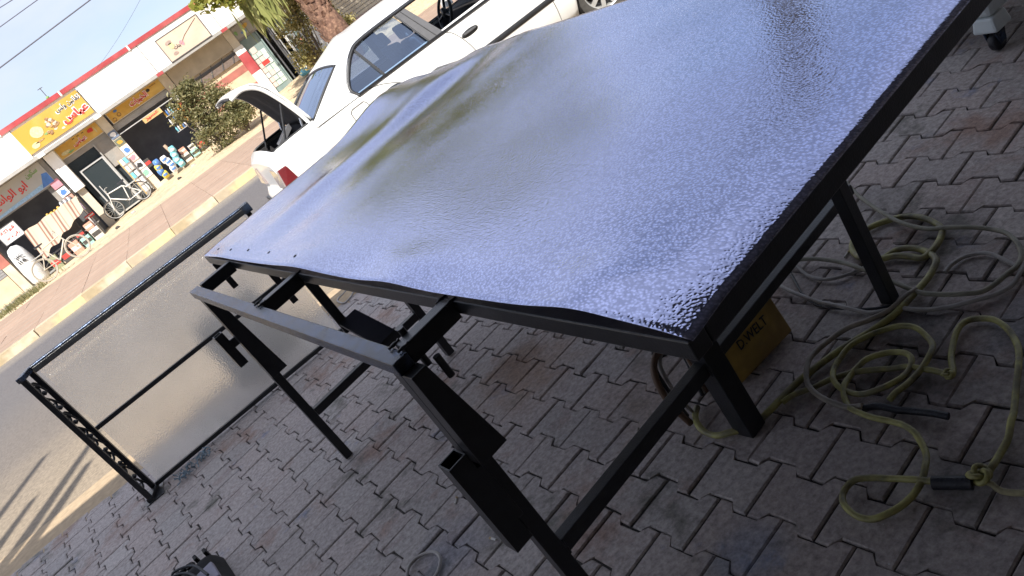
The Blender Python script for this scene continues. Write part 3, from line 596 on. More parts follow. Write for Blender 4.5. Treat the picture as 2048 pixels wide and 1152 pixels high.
MB().tube(smooth_path([tf(-.06, .236, .07), tf(-.055, .28, .075), tf(.055, .28, .075), tf(.06, .236, .07)], 5), .011, 8).build('carry_handle', BP, tcx)
for k in range(3): MB().tube(smooth_path([tf(-.12+.05*k, .18, .10), tf(-.10+.05*k, .17, .15), tf(.0+.04*k, .10, .14), tf(.05+.03*k, -.05, .125)], 5), .006, 6).build('tool_lead', RUBB, tcx)
done(tcx)

# curl of blue grey metal shavings by the panel
sv = MB(); rs = random.Random(4)
for k in range(46):
    x, y = -1.07+.24*rs.random(), 0; y = 4.70+.13*rs.random()+.20*(x+1.07); r = .008+.012*rs.random(); a0 = rs.random()*6
    sv.tube([(x+r*math.cos(a0+t*.8), y+r*math.sin(a0+t*.8)+.004*t, .006+.02*rs.random()*1+.003*t) for t in range(7)], .0028, 4)
tag(sv.build('metal_shavings', mat('blue grey swarf', (.20, .27, .32), .35, .6, .3, 40), None, org=(-.95, 4.76, 0)), 'curly blue grey metal shavings in a small heap beside the panel foot', 'shavings')
CIG = mat('white paper', (.6, .58, .54), .8)
for (x, y, a_, lb) in ((.035, 2.56, .9, 'white cigarette butt between the two sleeves of the near outer leg'), (.04, 2.23, 1.9, 'white cigarette butt lying nearest the bottom of the near outer leg'), (1.58, 1.99, .2, 'white stub lying on the pavers just right of the table edge')):
    d = Vector((math.cos(a_), math.sin(a_), 0))*.017; c_ = Vector((x, y, .0055))
    cg = thing('cigarette_butt', (x, y, 0), lb, 'cigarette butt'); MB().cyl(c_-d, c_+d*.4, .0042, 8).build('paper', CIG, cg); MB().cyl(c_+d*.4, c_+d, .0043, 8).build('filter', mat('tan filter', (.45, .33, .18), .8), cg); done(cg)

# white plastic cart on a castor, cut by the right edge of the photo
ct = thing('plastic_cart', (2.95, 2.25, 0), 'white plastic tub cart standing on a black castor at the far right', 'cart')
WP = mat('scuffed white plastic', (.55, .60, .60), .45, 0, .08, 6, .05, col2=(.46, .50, .50), patch=3)
def frust(x0, x1, y0, y1, z0, z1, g): return MB().hexa([(x0, y0, z0), (x1, y0, z0), (x1, y1, z0), (x0, y1, z0), (x0-g, y0-g, z1), (x1+g, y0-g, z1), (x1+g, y1+g, z1), (x0-g, y1+g, z1)])
frust(2.86, 3.55, 2.20, 2.75, .165, .62, .05).build('tub', WP, ct, bevel=.02); frust(2.80, 3.6, 2.14, 2.82, .62, .66, .02).build('tub_rim', WP, ct, bevel=.012)
for x, y in ((2.90, 2.24), (3.48, 2.24), (2.90, 2.68), (3.48, 2.68)):
    MB().hexa([(x-.055, y-.055, .10), (x+.055, y-.055, .10), (x+.055, y+.055, .10), (x-.055, y+.055, .10), (x-.04, y-.04, .165), (x+.05, y-.04, .165), (x+.05, y+.05, .165), (x-.04, y+.05, .165)]).build('foot', WP, ct, bevel=.012)
    w_ = MB().lathe([(0, -.016), (.038, -.016), (.042, -.01), (.042, .01), (.038, .016), (0, .016)], 18, (x, y, .043), 'Y').build('castor_wheel', RUBB, ct)
    MB().prism([(x-.02, y-.026, .035), (x+.02, y-.026, .035), (x+.035, y-.026, .10), (x-.035, y-.026, .10)], (0, .006, 0)).build('castor_fork', WORN, ct); MB().prism([(x-.02, y+.02, .035), (x+.02, y+.02, .035), (x+.035, y+.02, .10), (x-.035, y+.02, .10)], (0, .006, 0)).build('castor_fork', WORN, ct)
done(ct)

# ------------------------------------------------------------------ white saloon car parked along the road, boot open
CX, CY = .71, 8.175                                   # rear bumper line, centre line; car x runs towards +X
car = thing('parked_car', (CX+2.3, CY, 0), 'white saloon car parked along the road with its boot lid standing open', 'car')
PAINT = mat('white car paint', (.80, .80, .78), .3, 0, .02, 3, 0, coat=.6)
TRIM = mat('black rubber trim', (.02, .021, .024), .45, 0, .2, 20, .05)
GREYP = mat('grey window frame', (.10, .10, .105), .4, 0, .1, 20, 0)
CHROME = mat('satin bright trim', (.55, .56, .58), .25, .9, .05, 20, 0)
SEAT = mat('blue grey seat cloth', (.11, .15, .21), .9, 0, .2, 30, .2)
DARKL = mat('boot liner', (.03, .028, .03), .9, 0, .3, 15, .2)
def glass_mat(name, tint, refl, rough=.01):
    m = bpy.data.materials.new(name); m.use_nodes = True; t = m.node_tree; t.nodes.remove(t.nodes['Principled BSDF']); o = t.nodes['Material Output']
    tr = N(t, 'ShaderNodeBsdfTransparent'); tr.inputs[0].default_value = (*tint, 1)
    gl = N(t, 'ShaderNodeBsdfGlossy'); gl.inputs['Roughness'].default_value = rough; gl.inputs[0].default_value = (.70, .82, 1, 1)
    fr = N(t, 'ShaderNodeLayerWeight'); fr.inputs[0].default_value = .35
    mr = N(t, 'ShaderNodeMapRange'); mr.inputs[3].default_value = refl; mr.inputs[4].default_value = .85; t.links.new(fr.outputs['Fresnel'], mr.inputs[0])
    mx = N(t, 'ShaderNodeMixShader'); t.links.new(mr.outputs[0], mx.inputs[0]); t.links.new(tr.outputs[0], mx.inputs[1]); t.links.new(gl.outputs[0], mx.inputs[2]); t.links.new(mx.outputs[0], o.inputs[0])
    return m
GLASS = glass_mat('tinted side glass', (.55, .68, .82), .22); RGLASS = glass_mat('rear screen glass', (.10, .16, .30), .42)
def C(x, y, z): return (CX+x, CY+y, z)
def lerp_tab(tab, x):
    for (x0, *a), (x1, *c) in zip(tab, tab[1:]):
        if x <= x1:
            t = max(0, (x-x0)/(x1-x0)); t = t*t*(3-2*t) if False else t
            return [p+(q-p)*t for p, q in zip(a, c)]
    return list(tab[-1][1:])
#  x, half width, sill z, shoulder z, deck z
BODY = [(.07, .775, .30, .79, .85), (.10, .81, .28, .83, .90), (.18, .835, .25, .855, .945), (.40, .852, .24, .868, .955), (.64, .86, .22, .882, .955), (1.0, .868, .20, .888, .93), (2.0, .872, .19, .893, .93),
        (3.0, .868, .19, .893, .95), (3.35, .862, .20, .893, .965), (3.8, .85, .22, .86, .93), (4.2, .83, .24, .80, .87), (4.45, .79, .26, .73, .80), (4.56, .74, .28, .66, .72)]
WHEELS = (1.12, 3.88)
def station(x):
    wd, zb_, zs, zd = lerp_tab(BODY, x)
    zlow = zb_
    for xc in WHEELS:
        d = abs(x-xc)
        if d < .36: zlow = max(zlow, .31+math.sqrt(.36**2-d*d))
    side = lambda z: wd-.045*((z-.60)/.30)**2-(.012 if z < .5 else 0)*0
    P = [(wd-.16, zlow), (side(zlow)-.02, zlow)]
    for f in (.12, .3, .5, .68, .82, .93, 1): 
        z = zlow+(zs-zlow)*f; P.append((side(z), z))
    P += [(wd-.075, zs+(zd-zs)*.55), (wd-.16, zs+(zd-zs)*.85), (wd*.45, zd), (0, zd+.006)]
    return P
xs = sorted(set([round(.07+.049*i, 3) for i in range(92)]+[xc+s_*.36 for xc in WHEELS for s_ in (-1, 1)]+[.64, 3.35, .16, .635])); xs = [x for x in xs if x <= 4.56]
mb = MB()
for sgn in (-1, 1):
    rows = [[C(x, sgn*y, z) for y, z in station(x)] for x in xs]; n = len(rows[0]); vs = [p for r in rows for p in r]; fs = []
    for i in range(len(xs)-1):
        xm = (xs[i]+xs[i+1])/2
        for k in range(n-1):
            if k >= 9 and 1.0 < xm < 3.34: continue              # cabin opening
            if k >= 10 and .165 < xm < .62: continue             # boot opening
            fs.append((i*n+k, i*n+k+1, (i+1)*n+k+1, (i+1)*n+k))
    mb.add(vs, fs, True)
    r0_, r1_ = rows[0], rows[-1]
mb.poly([C(.07, s_*y, z) for s_, st in ((1, station(.07)), (-1, list(reversed(station(.07))))) for y, z in st][1:])
mb.poly([C(4.56, s_*y, z) for s_, st in ((1, station(4.56)), (-1, list(reversed(station(4.56))))) for y, z in st][1:])
mb.build('body', PAINT, car)
# floor, arches, boot well
mb = MB(); mb.box(CX+.2, CX+4.4, CY-.70, CY+.70, .20, .24); mb.box(CX+1.0, CX+3.3, CY-.80, CY-.77, .24, .86); mb.box(CX+1.0, CX+3.3, CY+.77, CY+.80, .24, .86)
mb.box(CX+.16, CX+.18, CY-.68, CY+.68, .3, .80); mb.box(CX+.64, CX+.66, CY-.70, CY+.70, .3, .93); mb.box(CX+.18, CX+.64, CY-.69, CY-.67, .3, .90); mb.box(CX+.18, CX+.64, CY+.67, CY+.69, .3, .90); mb.box(CX+.18, CX+.64, CY-.67, CY+.67, .36, .38)
mb.box(CX+3.3, CX+3.33, CY-.78, CY+.78, .24, .92)
for xc in WHEELS:
    for s_ in (-1, 1): mb.lathe([(.35, -.11), (.35, .11)], 24, C(xc, s_*.70, .31), 'Y')
mb.build('interior_tub', DARKL, car)
MB().tube([C(.17, -.67, .885), C(.17, .67, .885)], .014, 6).tube(smooth_path([C(.17, -.67, .88), C(.22, -.685, .93), C(.61, -.695, .95)], 4), .012, 6).tube(smooth_path([C(.17, .67, .88), C(.22, .685, .93), C(.61, .695, .95)], 4), .012, 6).build('boot_seal', TRIM, car)
# rear bumper and tail lamps
mb = MB()
prof = [(.10, .30), (.02, .32), (-.01, .40), (-.005, .50), (.03, .56), (.12, .58)]
def bump(a, c):
    y = -.83+1.66*a; e = abs(2*a-1)**5; x, z = prof[min(5, int(c*5+.001))]; return C(x+.11*e+.0, y, z)
mb.grid(bump, 24, 5); 
for s_ in (-1, 1): mb.prism([C(.10, s_*.80, .32), C(.70, s_*.845, .32), C(.70, s_*.845, .56), C(.10, s_*.80, .58)], (0, s_*.03, 0))
mb.build('rear_bumper', PAINT, car); MB().box(CX-.018, CX+.01, CY-.72, CY+.72, .44, .475).build('bumper_strip', TRIM, car)
LRED = mat('red lamp lens', (.14, .016, .02), .25, 0, .1, 30, 0, coat=.5); LCLR = mat('smoked clear lens', (.30, .25, .24), .15, 0, .1, 30, 0, coat=.5)
for s_ in (-1, 1):
    MB().hexa([C(.045, s_*.45, .60), C(.045, s_*.80, .60), C(.09, s_*.80, .60), C(.09, s_*.45, .60), C(.065, s_*.45, .80), C(.075, s_*.80, .785), C(.1, s_*.80, .785), C(.1, s_*.45, .80)]).build('tail_light', LCLR, car, bevel=.008)
    MB().hexa([C(.055, s_*.802, .60), C(.20, s_*.845, .61), C(.20, s_*.825, .61), C(.055, s_*.78, .60), C(.085, s_*.802, .785), C(.17, s_*.842, .785), C(.17, s_*.82, .785), C(.085, s_*.78, .785)]).build('tail_light', LRED, car, bevel=.006)
# greenhouse
def yg(z): return .838-(z-.885)*.47
INN = [(1.10, .885), (1.07, .975), (1.18, 1.11), (1.32, 1.222), (1.47, 1.262), (1.9, 1.272), (2.3, 1.27), (2.70, 1.25), (2.98, 1.09), (3.20, .945), (3.21, .885)]
OUT = [(.60, .885), (.74, .99), (.96, 1.105), (1.22, 1.235), (1.50, 1.325), (1.9, 1.338), (2.3, 1.336), (2.74, 1.315), (3.07, 1.12), (3.36, .975), (3.42, .885)]
mb = MB()
for s_ in (-1, 1):
    vs = [C(x, s_*yg(z), z) for x, z in INN]+[C(x, s_*(yg(z)), z) for x, z in OUT]; n = len(INN)
    mb.add(vs, [(i, i+1, n+i+1, n+i) for i in range(n-1)], True)
    vs = [C(x, s_*(yg(z)-.03), z) for x, z in INN]+[C(x, s_*(yg(z)-.03), z) for x, z in OUT]
    mb.add(vs, [(i, i+1, n+i+1, n+i) for i in range(n-1)], True)
    vs = [C(x, s_*yg(z), z) for x, z in INN]+[C(x, s_*(yg(z)-.03), z) for x, z in INN]
    mb.add(vs, [(i, i+1, n+i+1, n+i) for i in range(n-1)], False)
mb.build('pillars', PAINT, car)
def roof(a, c):
    x = 1.50+1.24*a; e = 2*c-1; edge = 1.325+.013*math.sin(math.pi*a); ye = yg(edge)
    return C(x+.06*(1-2*a)*0-(.0), e*ye, edge+.062*(1-abs(e)**3.0)*(1-.25*(2*a-1)**2))
MB().grid(roof, 16, 20).build('roof', PAINT, car, solid=.02)
for s_ in (-1, 1):
    for (k, (lo, hi)) in enumerate(((((1.10, .885), (1.07, .975), (1.18, 1.11), (1.32, 1.222), (1.335, 1.222), (1.405, .885)), 0), (((1.42, .885), (1.35, 1.228), (1.47, 1.258), (1.84, 1.268), (1.97, .885)), 0))):
        MB().poly([C(x, s_*(yg(z)-.016), z) for x, z in lo]).build('side_glass', GLASS, car)
    MB().prism([C(1.40, s_*(yg(.885)-.02), .885), C(1.425, s_*(yg(.885)-.02), .885), C(1.352, s_*(yg(1.235)-.02), 1.235), C(1.330, s_*(yg(1.225)-.02), 1.225)], (0, s_*.022, 0)).build('window_divider', TRIM, car)
    MB().prism([C(1.955, s_*(yg(.885)-.02), .885), C(2.13, s_*(yg(.885)-.02), .885), C(1.985, s_*(yg(1.27)-.02), 1.268), C(1.86, s_*(yg(1.27)-.02), 1.268)], (0, s_*.021, 0)).build('door_pillar', GREYP, car)
    MB().tube([C(1.955, s_*(yg(.885)+.004), .89), C(1.86, s_*(yg(1.265)+.004), 1.26)], .008, 6).tube([C(2.05, s_*(yg(.885)+.004), .89), C(1.93, s_*(yg(1.265)+.004), 1.26)], .004, 6).build('door_gap', TRIM, car)
    P = smooth_path([C(x, s_*(yg(z)-.002), z) for x, z in INN], 5)
    MB().tube(P, .017, 6).build('window_seal', TRIM, car)
    P2 = smooth_path([C(x, s_*(yg(z)+.004), z) for x, z in [(1.08, .905), (1.045, .985), (1.16, 1.125), (1.305, 1.238), (1.46, 1.28), (1.9, 1.291), (2.3, 1.289), (2.72, 1.268)]], 5)
    MB().tube(P2, .005, 6).build('bright_trim', CHROME, car)
    MB().box(CX+1.1, CX+3.2, CY+s_*.835-.012, CY+s_*.835+.012, .885, .905).build('belt_seal', TRIM, car)
def rear_glass(a, c):
    e = 2*c-1; x = .645+.475*a; return C(x-.02*(1-e*e)*(1-a), e*(.735-.085*a), .945+.262*a+.03*(1-e*e)+.012*math.sin(math.pi*a))
MB().grid(rear_glass, 8, 14).build('rear_window', RGLASS, car)
MB().tube([rear_glass(a/8, 0) for a in range(9)]+[rear_glass(1, c/14) for c in range(15)]+[rear_glass(1-a/8, 1) for a in range(9)]+[rear_glass(0, 1-c/14) for c in range(15)], .013, 6, closed=True).build('rear_window_seal', TRIM, car)
def header(a, c):
    e = 2*c-1; t = a**.85; x = 1.115+.39*a; return C(x, e*(.652+(yg(1.325)-.652)*a), 1.205+.122*t+(.032+.030*a)*(1-abs(e)**3*a-(1-a)*e*e))
MB().grid(header, 8, 20).build('roof_header', PAINT, car, solid=.015)
for s_ in (-1, 1): mb = MB(); mb.prism([C(.60, s_*.83, .89), C(.645, s_*.737, .945), C(.88, s_*.695, 1.08), C(1.12, s_*.652, 1.207), C(1.51, s_*.632, 1.328), C(1.22, s_*.675, 1.235), C(.96, s_*.735, 1.11)], (0, 0, -.012)); mb.build('rear_pillar', PAINT, car)
MB().quad(C(3.40, -.74, .955), C(3.40, .74, .955), C(2.77, .60, 1.325), C(2.77, -.60, 1.325)).build('windscreen', GLASS, car)
# inside
def seatbox(x, y, wd, name='seat'):
    MB().hexa([C(x, y-wd, .40), C(x+.50, y-wd, .43), C(x+.50, y+wd, .43), C(x, y+wd, .40), C(x, y-wd, .54), C(x+.50, y-wd, .57), C(x+.50, y+wd, .57), C(x, y+wd, .54)]).hexa([C(x-.16, y-wd, .55), C(x, y-wd, .55), C(x, y+wd, .55), C(x-.16, y+wd, .55), C(x-.30, y-wd*.9, 1.0), C(x-.20, y-wd*.9, 1.0), C(x-.20, y+wd*.9, 1.0), C(x-.30, y+wd*.9, 1.0)]).hexa([C(x-.31, y-.13, 1.02), C(x-.22, y-.13, 1.02), C(x-.22, y+.13, 1.02), C(x-.31, y+.13, 1.02), C(x-.33, y-.12, 1.16), C(x-.25, y-.12, 1.16), C(x-.25, y+.12, 1.16), C(x-.33, y+.12, 1.16)]).build(name, SEAT, car, bevel=.02)
for y in (-.38, .38): seatbox(2.22, y, .25)
MB().hexa([C(1.20, -.66, .40), C(1.65, -.66, .42), C(1.65, .66, .42), C(1.20, .66, .40), C(1.20, -.66, .52), C(1.65, -.66, .55), C(1.65, .66, .55), C(1.20, .66, .52)]).hexa([C(1.05, -.66, .5), C(1.22, -.66, .5), C(1.22, .66, .5), C(1.05, .66, .5), C(.95, -.62, .95), C(1.05, -.62, .95), C(1.05, .62, .95), C(.95, .62, .95)]).build('rear_seat', SEAT, car, bevel=.02)
MB().hexa([C(2.85, -.76, .55), C(3.32, -.76, .55), C(3.32, .76, .55), C(2.85, .76, .55), C(2.93, -.76, .90), C(3.34, -.76, .93), C(3.34, .76, .93), C(2.93, .76, .90)]).build('dashboard', DARKL, car, bevel=.02)
sw = MB(); c0 = Vector(C(2.72, .36, .93)); ax = Vector((-.88, 0, .47)).normalized(); e1 = Vector((0, 1, 0)); e2 = ax.cross(e1)
sw.tube([c0+(e1*math.cos(t)+e2*math.sin(t))*.19 for t in [2*math.pi*i/28 for i in range(28)]], .017, 7, closed=True)
for t in (0.3, math.pi-.3, -math.pi/2): sw.tube([c0, c0+(e1*math.cos(t)+e2*math.sin(t))*.18], .016, 6)
sw.lathe([(0, -.03), (.06, -.02), (.06, .02), (0, .03)], 12, c0, 'X'); sw.build('steering_wheel', TRIM, car)
MB().hexa([C(2.70, -.10, 1.20), C(2.73, -.10, 1.20), C(2.73, .12, 1.20), C(2.70, .12, 1.20), C(2.70, -.10, 1.26), C(2.73, -.10, 1.26), C(2.73, .12, 1.26), C(2.70, .12, 1.26)]).build('rear_view_mirror', TRIM, car, bevel=.01)
# side fittings: seams, handles, rubbing strip, filler flap
def ys(x, z): wd = lerp_tab(BODY, x)[0]; return wd-.045*((z-.60)/.30)**2
SEAM = mat('shut line shadow gap', (.13, .125, .12), .8, 0, .05, 10, 0)
for s_ in (-1, 1):
    def path(pts, r, name, m):
        MB().tube(smooth_path([C(x, s_*(ys(x, z)+.0005), z) for x, z in pts], 5), r, 5).build(name, m, car)
    path([(1.20, .885), (1.35, .84), (1.52, .72), (1.56, .5), (1.55, .25)], .0042, 'door_seam', SEAM)
    path([(2.13, .885), (2.20, .82), (2.27, .65), (2.30, .45), (2.30, .22)], .0042, 'door_seam', SEAM)
    path([(3.20, .885), (3.25, .7), (3.27, .45), (3.27, .22)], .0042, 'door_seam', SEAM)
    path([(.45, .745), (1.2, .768), (2.2, .775), (3.2, .77), (3.9, .745)], .0035, 'crease_line', mat('crease line', (.62, .60, .57), .4, 0, .02, 5, 0))
    MB().grid(lambda a, c: C(1.50+1.98*a, s_*(ys(1.5+1.98*a, .515+.055*c)+.012*math.sin(math.pi*c)+.002), .505+.055*c), 30, 4).build('rubbing_strip', TRIM, car)
    MB().grid(lambda a, c: C(.72+.05*a, s_*(ys(.75, .515+.055*c)+.012*math.sin(math.pi*c)+.002), .505+.055*c), 3, 4).build('rubbing_strip', TRIM, car)
    for hx in (1.38, 2.34):
        hd = MB(); hz = .752; hy = ys(hx, hz)
        hd.grid(lambda a, c: C(hx-.10+.2*a, s_*(hy+.004+.012*math.sin(math.pi*a)**.5*math.sin(math.pi*c)), hz-.033+.066*c*math.sin(math.pi*min(.999, max(.001, a)))**.35+.033*(1-math.sin(math.pi*min(.999, max(.001, a)))**.35)), 14, 6)
        hd.build('door_handle', TRIM, car); MB().bar(C(hx-.07, s_*(hy+.02), hz+.008), C(hx+.075, s_*(hy+.02), hz+.008), .012, .018).build('handle_grip', GREYP, car, bevel=.004)
    MB().hexa([C(2.98, s_*.87, .92), C(3.10, s_*.87, .92), C(3.10, s_*1.02, .92), C(2.98, s_*1.02, .92), C(2.99, s_*.86, 1.04), C(3.07, s_*.86, 1.04), C(3.07, s_*1.01, 1.03), C(2.99, s_*1.01, 1.03)]).build('door_mirror', PAINT, car, bevel=.02)
fl = [(.985, .735), (1.00, .70), (1.03, .69), (1.14, .69), (1.17, .70), (1.18, .73), (1.17, .80), (1.15, .825), (1.02, .825), (.99, .805)]
MB().tube([C(x-.06, -(ys(x, z)+.001), z) for x, z in fl], .005, 5, closed=True).build('filler_flap', SEAM, car)
# wheels
TYRE = mat('dusty tyre', (.055, .052, .048), .85, 0, .2, 30, .3, 90); ALLOY = mat('cast alloy wheel', (.55, .55, .54), .4, .6, .08, 20, 0)
def wheel(x, s_, steer):
    org = C(x, s_*.735, .31); piv = bpy.data.objects.new('wheel', None)
    M = Matrix.Translation(org)@Matrix.Rotation(steer, 4, 'Z')
    def tr(mb): mb.v = [tuple(M@Vector(p)) for p in mb.v]; return mb
    ty = MB(); ty.lathe([(.205, -.085), (.25, -.10), (.292, -.098), (.305, -.082), (.309, -.06), (.300, -.055), (.300, -.048), (.310, -.043), (.310, -.012), (.301, -.008), (.301, .008), (.310, .012), (.310, .043), (.300, .048), (.300, .055), (.309, .06), (.305, .082), (.292, .098), (.25, .10), (.205, .085)], 40, (0, 0, 0), 'Y')
    wo = tr(ty).build('wheel', TYRE, car)
    rm = MB(); o_ = s_*.075
    rm.lathe([(.207, -.08), (.195, -.075), (.18, 0), (.195, .075), (.207, .08)], 32, (0, 0, 0), 'Y')
    rm.lathe([(0, o_), (.05, o_), (.06, o_-s_*.012), (.06, o_-s_*.05)], 20, (0, 0, 0), 'Y')
    for k in range(10):
        t = 2*math.pi*k/10; d = Vector((math.cos(t), 0, math.sin(t))); rm.bar(d*.05+Vector((0, o_-s_*.02, 0)), d*.20+Vector((0, o_-s_*.015, 0)), .045, .022, (0, 1, 0))
    r = tr(rm).build('rim', ALLOY, None, org=(0, 0, 0)); r.parent = wo; r.location = -Vector(tuple(car['org']))*0
    for v in r.data.vertices: v.co -= Vector(tuple(car['org']))
    db = tr(MB().cyl((0, -.05*s_, 0), (0, .03*s_, 0), .15, 20)).build('brake_disc', TRIM, None, org=(0, 0, 0)); db.parent = wo
    for v in db.data.vertices: v.co -= Vector(tuple(car['org']))
for x, st in ((1.12, 0), (3.88, R(-24))):
    for s_ in (-1, 1): wheel(x, s_, st)
# boot lid standing open on its struts
def lid(a, c, off=0.):
    y = -.70+1.40*c
    pf = [(.62, .955), (.585, 1.08), (.535, 1.24), (.475, 1.38), (.42, 1.455), (.36, 1.495), (.28, 1.515), (.20, 1.51), (.155, 1.495)]
    f = a*8; i = min(7, int(f)); t = f-i; x = pf[i][0]+(pf[i+1][0]-pf[i][0])*t; z = pf[i][1]+(pf[i+1][1]-pf[i][1])*t
    return C(x+off*.9, y*(1-.03*a), z+(.02*(1-(2*c-1)**2))*min(1, max(0, a*3-1.6))+off*.5)
MB().grid(lambda a, c: lid(a, c, .018), 24, 16).build('boot_lid', PAINT, car, solid=.016)
mb = MB(); mb.grid(lambda a, c: lid(a*.9+.03, .05+.9*c, -.028+.012*math.sin(c*12)*math.sin(a*6)), 24, 16); mb.build('lid_lining', DARKL, car, solid=.01)
for s_ in (-1, 1):
    MB().tube(smooth_path([C(.60, s_*.69, .93), C(.575, s_*.69, 1.06), C(.50, s_*.69, 1.28), C(.42, s_*.685, 1.43), C(.30, s_*.68, 1.50), C(.165, s_*.67, 1.485)], 5), .020, 6).build('lid_edge', PAINT, car)
    MB().tube([C(.30, s_*.64, .88), C(.50, s_*.64, 1.22)], .011, 6).build('gas_strut', TRIM, car)
    MB().tube(smooth_path([C(.62, s_*.60, .80), C(.55, s_*.60, .92), C(.575, s_*.60, 1.02)], 4), .016, 6).build('lid_hinge', CHROME, car)
MB().box(CX+.13, CX+.17, CY-.25, CY+.25, 1.49, 1.505).build('lid_grip', TRIM, car)
MB().prism([C(.30, -.3, .86), C(.48, -.45, .98), C(.50, .1, .93), C(.36, .2, .84)], (0, 0, .05)).build('boot_mat', GREYP, car)
done(car)

# ------------------------------------------------------------------ the row of shops across the road
def FX(x, y): return x*y/30.0
def FZ(z, y): return 1.6+(z-1.6)*y/30.0
YF, YP = 29.35, 29.95           # front of the fascia, front of the piers
sb = thing('shop_building', (0, 31, 0), 'long single storey row of shops with a white fascia and red coping', 'building')
def fb(name, m, x0, x1, z0, z1, y0, y1, parent=None, bevel=0.):       # coordinates measured on the y = 30 plane
    parent = parent or sb
    return MB().box(FX(x0, y0), FX(x1, y0), y0, y1, FZ(z0, y0), FZ(z1, y0)).build(name, m, parent, bevel=bevel)
cop = fb('coping', RED, -24, 28, 4.215, 4.365, YF-.04, YF+.35)
xs_ = (-12.2, -5.4, -2.92, -.68, 1.92, 4.49, 7.1, 9.7)
for x in xs_: fb('coping_joint', WHITEW, x-.03, x+.03, 4.205, 4.37, YF-.052, YF+.33)
fasc = [(-24, -5.45), (-5.43, -2.62), (-.20, 2.16), (2.18, 4.80), (4.82, 7.3), (7.32, 28)]
for a_, c_ in fasc: fb('fascia_panel', WHITEW, a_, c_, 3.17, 4.212, YF, YF+.30)
fb('fascia_panel', WHITEW, -2.60, -.22, 3.17, 4.212, YF+.03, YF+.30)
fb('soffit_slab', GREYC, -24, 28, 3.07, 3.165, YF-.01, 33.4)
fb('roof_slab', GREYC, -24, 28, 4.0, 4.1, YF+.31, 33.4)
MB().box(-24, 28, 33.4, 33.6, -.05, 4.2).build('back_wall', DARKIN, sb)
MB().box(-24, 28, 29.9, 33.4, -.05, .02).build('floor_slab', GREYC, sb)
for x in (-5.5, -2.24, -.28, 2.2, 4.83, 7.05, 10.6): MB().box(x-.08, x+.08, 30.25, 33.4, .02, FZ(3.06, 30.2)).build('party_wall', DARKIN, sb)
def pier(x, wd, m=CREAM, z0=-.1, z1=3.06): return fb('pier', m, x-wd/2, x+wd/2, z0, z1, YP, YP+.28, sb, .01)
pA = pier(-.27, .30); pB = pier(2.19, .30); pC = pier(4.84, .30); pE = pier(-5.55, .30); pF = pier(7.12, .28, GREYC); pG = pier(10.6, .3)
# the rolled white shutter blind and thin post at the left of the middle shop
fb('pier', CREAM, -2.36, -2.10, -.1, 1.6, YP+.02, YP+.2); fb('pier_casing', WHITEW, -2.42, -2.04, 1.60, 3.04, YP-.16, YP+.2, None, .02)
fb('pier_band', WHITEW, 4.66, 5.02, 2.16, 2.42, YP-.012, YP+.1); fb('pier_band', RED, 4.66, 5.02, 1.42, 2.16, YP-.014, YP+.1); fb('pier_band', WHITEW, 4.66, 5.02, .3, 1.42, YP-.011, YP+.1)  # white above the red paints the sunlit part, cream the shaded top
fb('pier_band', WHITEW, 2.02, 2.36, 2.13, 2.35, YP-.012, YP+.1); fb('pier_band', RED, 2.02, 2.36, 1.30, 2.13, YP-.014, YP+.1)  # upper white again stands for sunlight below the fascia's shade
for x in (-.27, 2.19, 4.84, -2.4): fb('pier_cap', RED if x > 0 else WHITEW, x-.12, x+.12, 3.06, 3.16, YF-.03, YF+.05)
# fronts
def glassy():
    m = DARKGL; m.use_nodes = True; b = m.node_tree.nodes['Principled BSDF']; b.inputs['Base Color'].default_value = (.035, .045, .05, 1); b.inputs['Roughness'].default_value = .12; b.inputs['Specular IOR Level'].default_value = .6
    return m
glassy()
TEAL = mat('pale teal shopfront paint', (.20, .27, .26), .6, 0, .12, 4, .05, col2=(.26, .30, .28), patch=1.5)
GREYW = mat('grey stall wall', (.27, .26, .24), .85, 0, .15, 3, .1, col2=(.33, .29, .25), patch=1.2)
BEIGE = mat('beige painted wall', (.60, .48, .33), .85, 0, .1, 3, .1, col2=(.52, .42, .30), patch=1)
DRED = mat('faded red stripe', (.38, .14, .11), .8, 0, .2, 3, 0)
# middle shop: transom panel, glass front, aluminium door, grey side wall
fb('transom', GREYW, -2.03, -.43, 2.44, 2.62, YP+.22, YP+.3)
fb('shop_window', DARKGL, -2.03, -.43, .22, 2.44, YP+.30, YP+.33)
d = fb('door', DARKGL, -1.84, -1.02, .24, 2.03, YP+.24, YP+.27)
def frame_of(o, x0, x1, z0, z1, y, w_=.05, m=ALU, name='door_frame'):
    mb = MB()
    for q in ((x0, x1, z1-w_, z1), (x0, x1, z0, z0+w_), (x0, x0+w_, z0+w_, z1-w_), (x1-w_, x1, z0+w_, z1-w_)): mb.box(FX(q[0], y), FX(q[1], y), y, y+.03, FZ(q[2], y), FZ(q[3], y))
    ob = mb.build(name, m, None, org=tuple(sb['org'])); ob.parent = o; ob.location = (0, 0, 0); return ob
frame_of(d, -1.87, -.99, .22, 2.06, YP+.205)
hd = MB().bar((FX(-1.72, 30), YP+.19, .95), (FX(-1.72, 30), YP+.19, 1.35), .03, .03).build('door_handle', ALU, None, org=tuple(sb['org'])); hd.parent = d; hd.location = (0, 0, 0)
fb('side_panel', GREYW, -.98, -.43, 1.55, 2.44, YP+.20, YP+.26); fb('side_panel', GREYW, -.76, -.43, .22, 1.53, YP+.20, YP+.26)
fb('drain_pipe', GREYC, -.99, -.95, .25, 2.5, YP+.10, YP+.14)
# second shop: open front under a rail
fb('transom', GREYC, -.10, 2.03, 2.42, 2.62, YP+.2, YP+.3)
fb('hanging_rail', ALU, -.10, 2.03, 2.27, 2.30, YP-.02, YP+.02)
fb('threshold', CREAM, -.12, 2.04, -.02, .32, YP-.15, YP+.4)
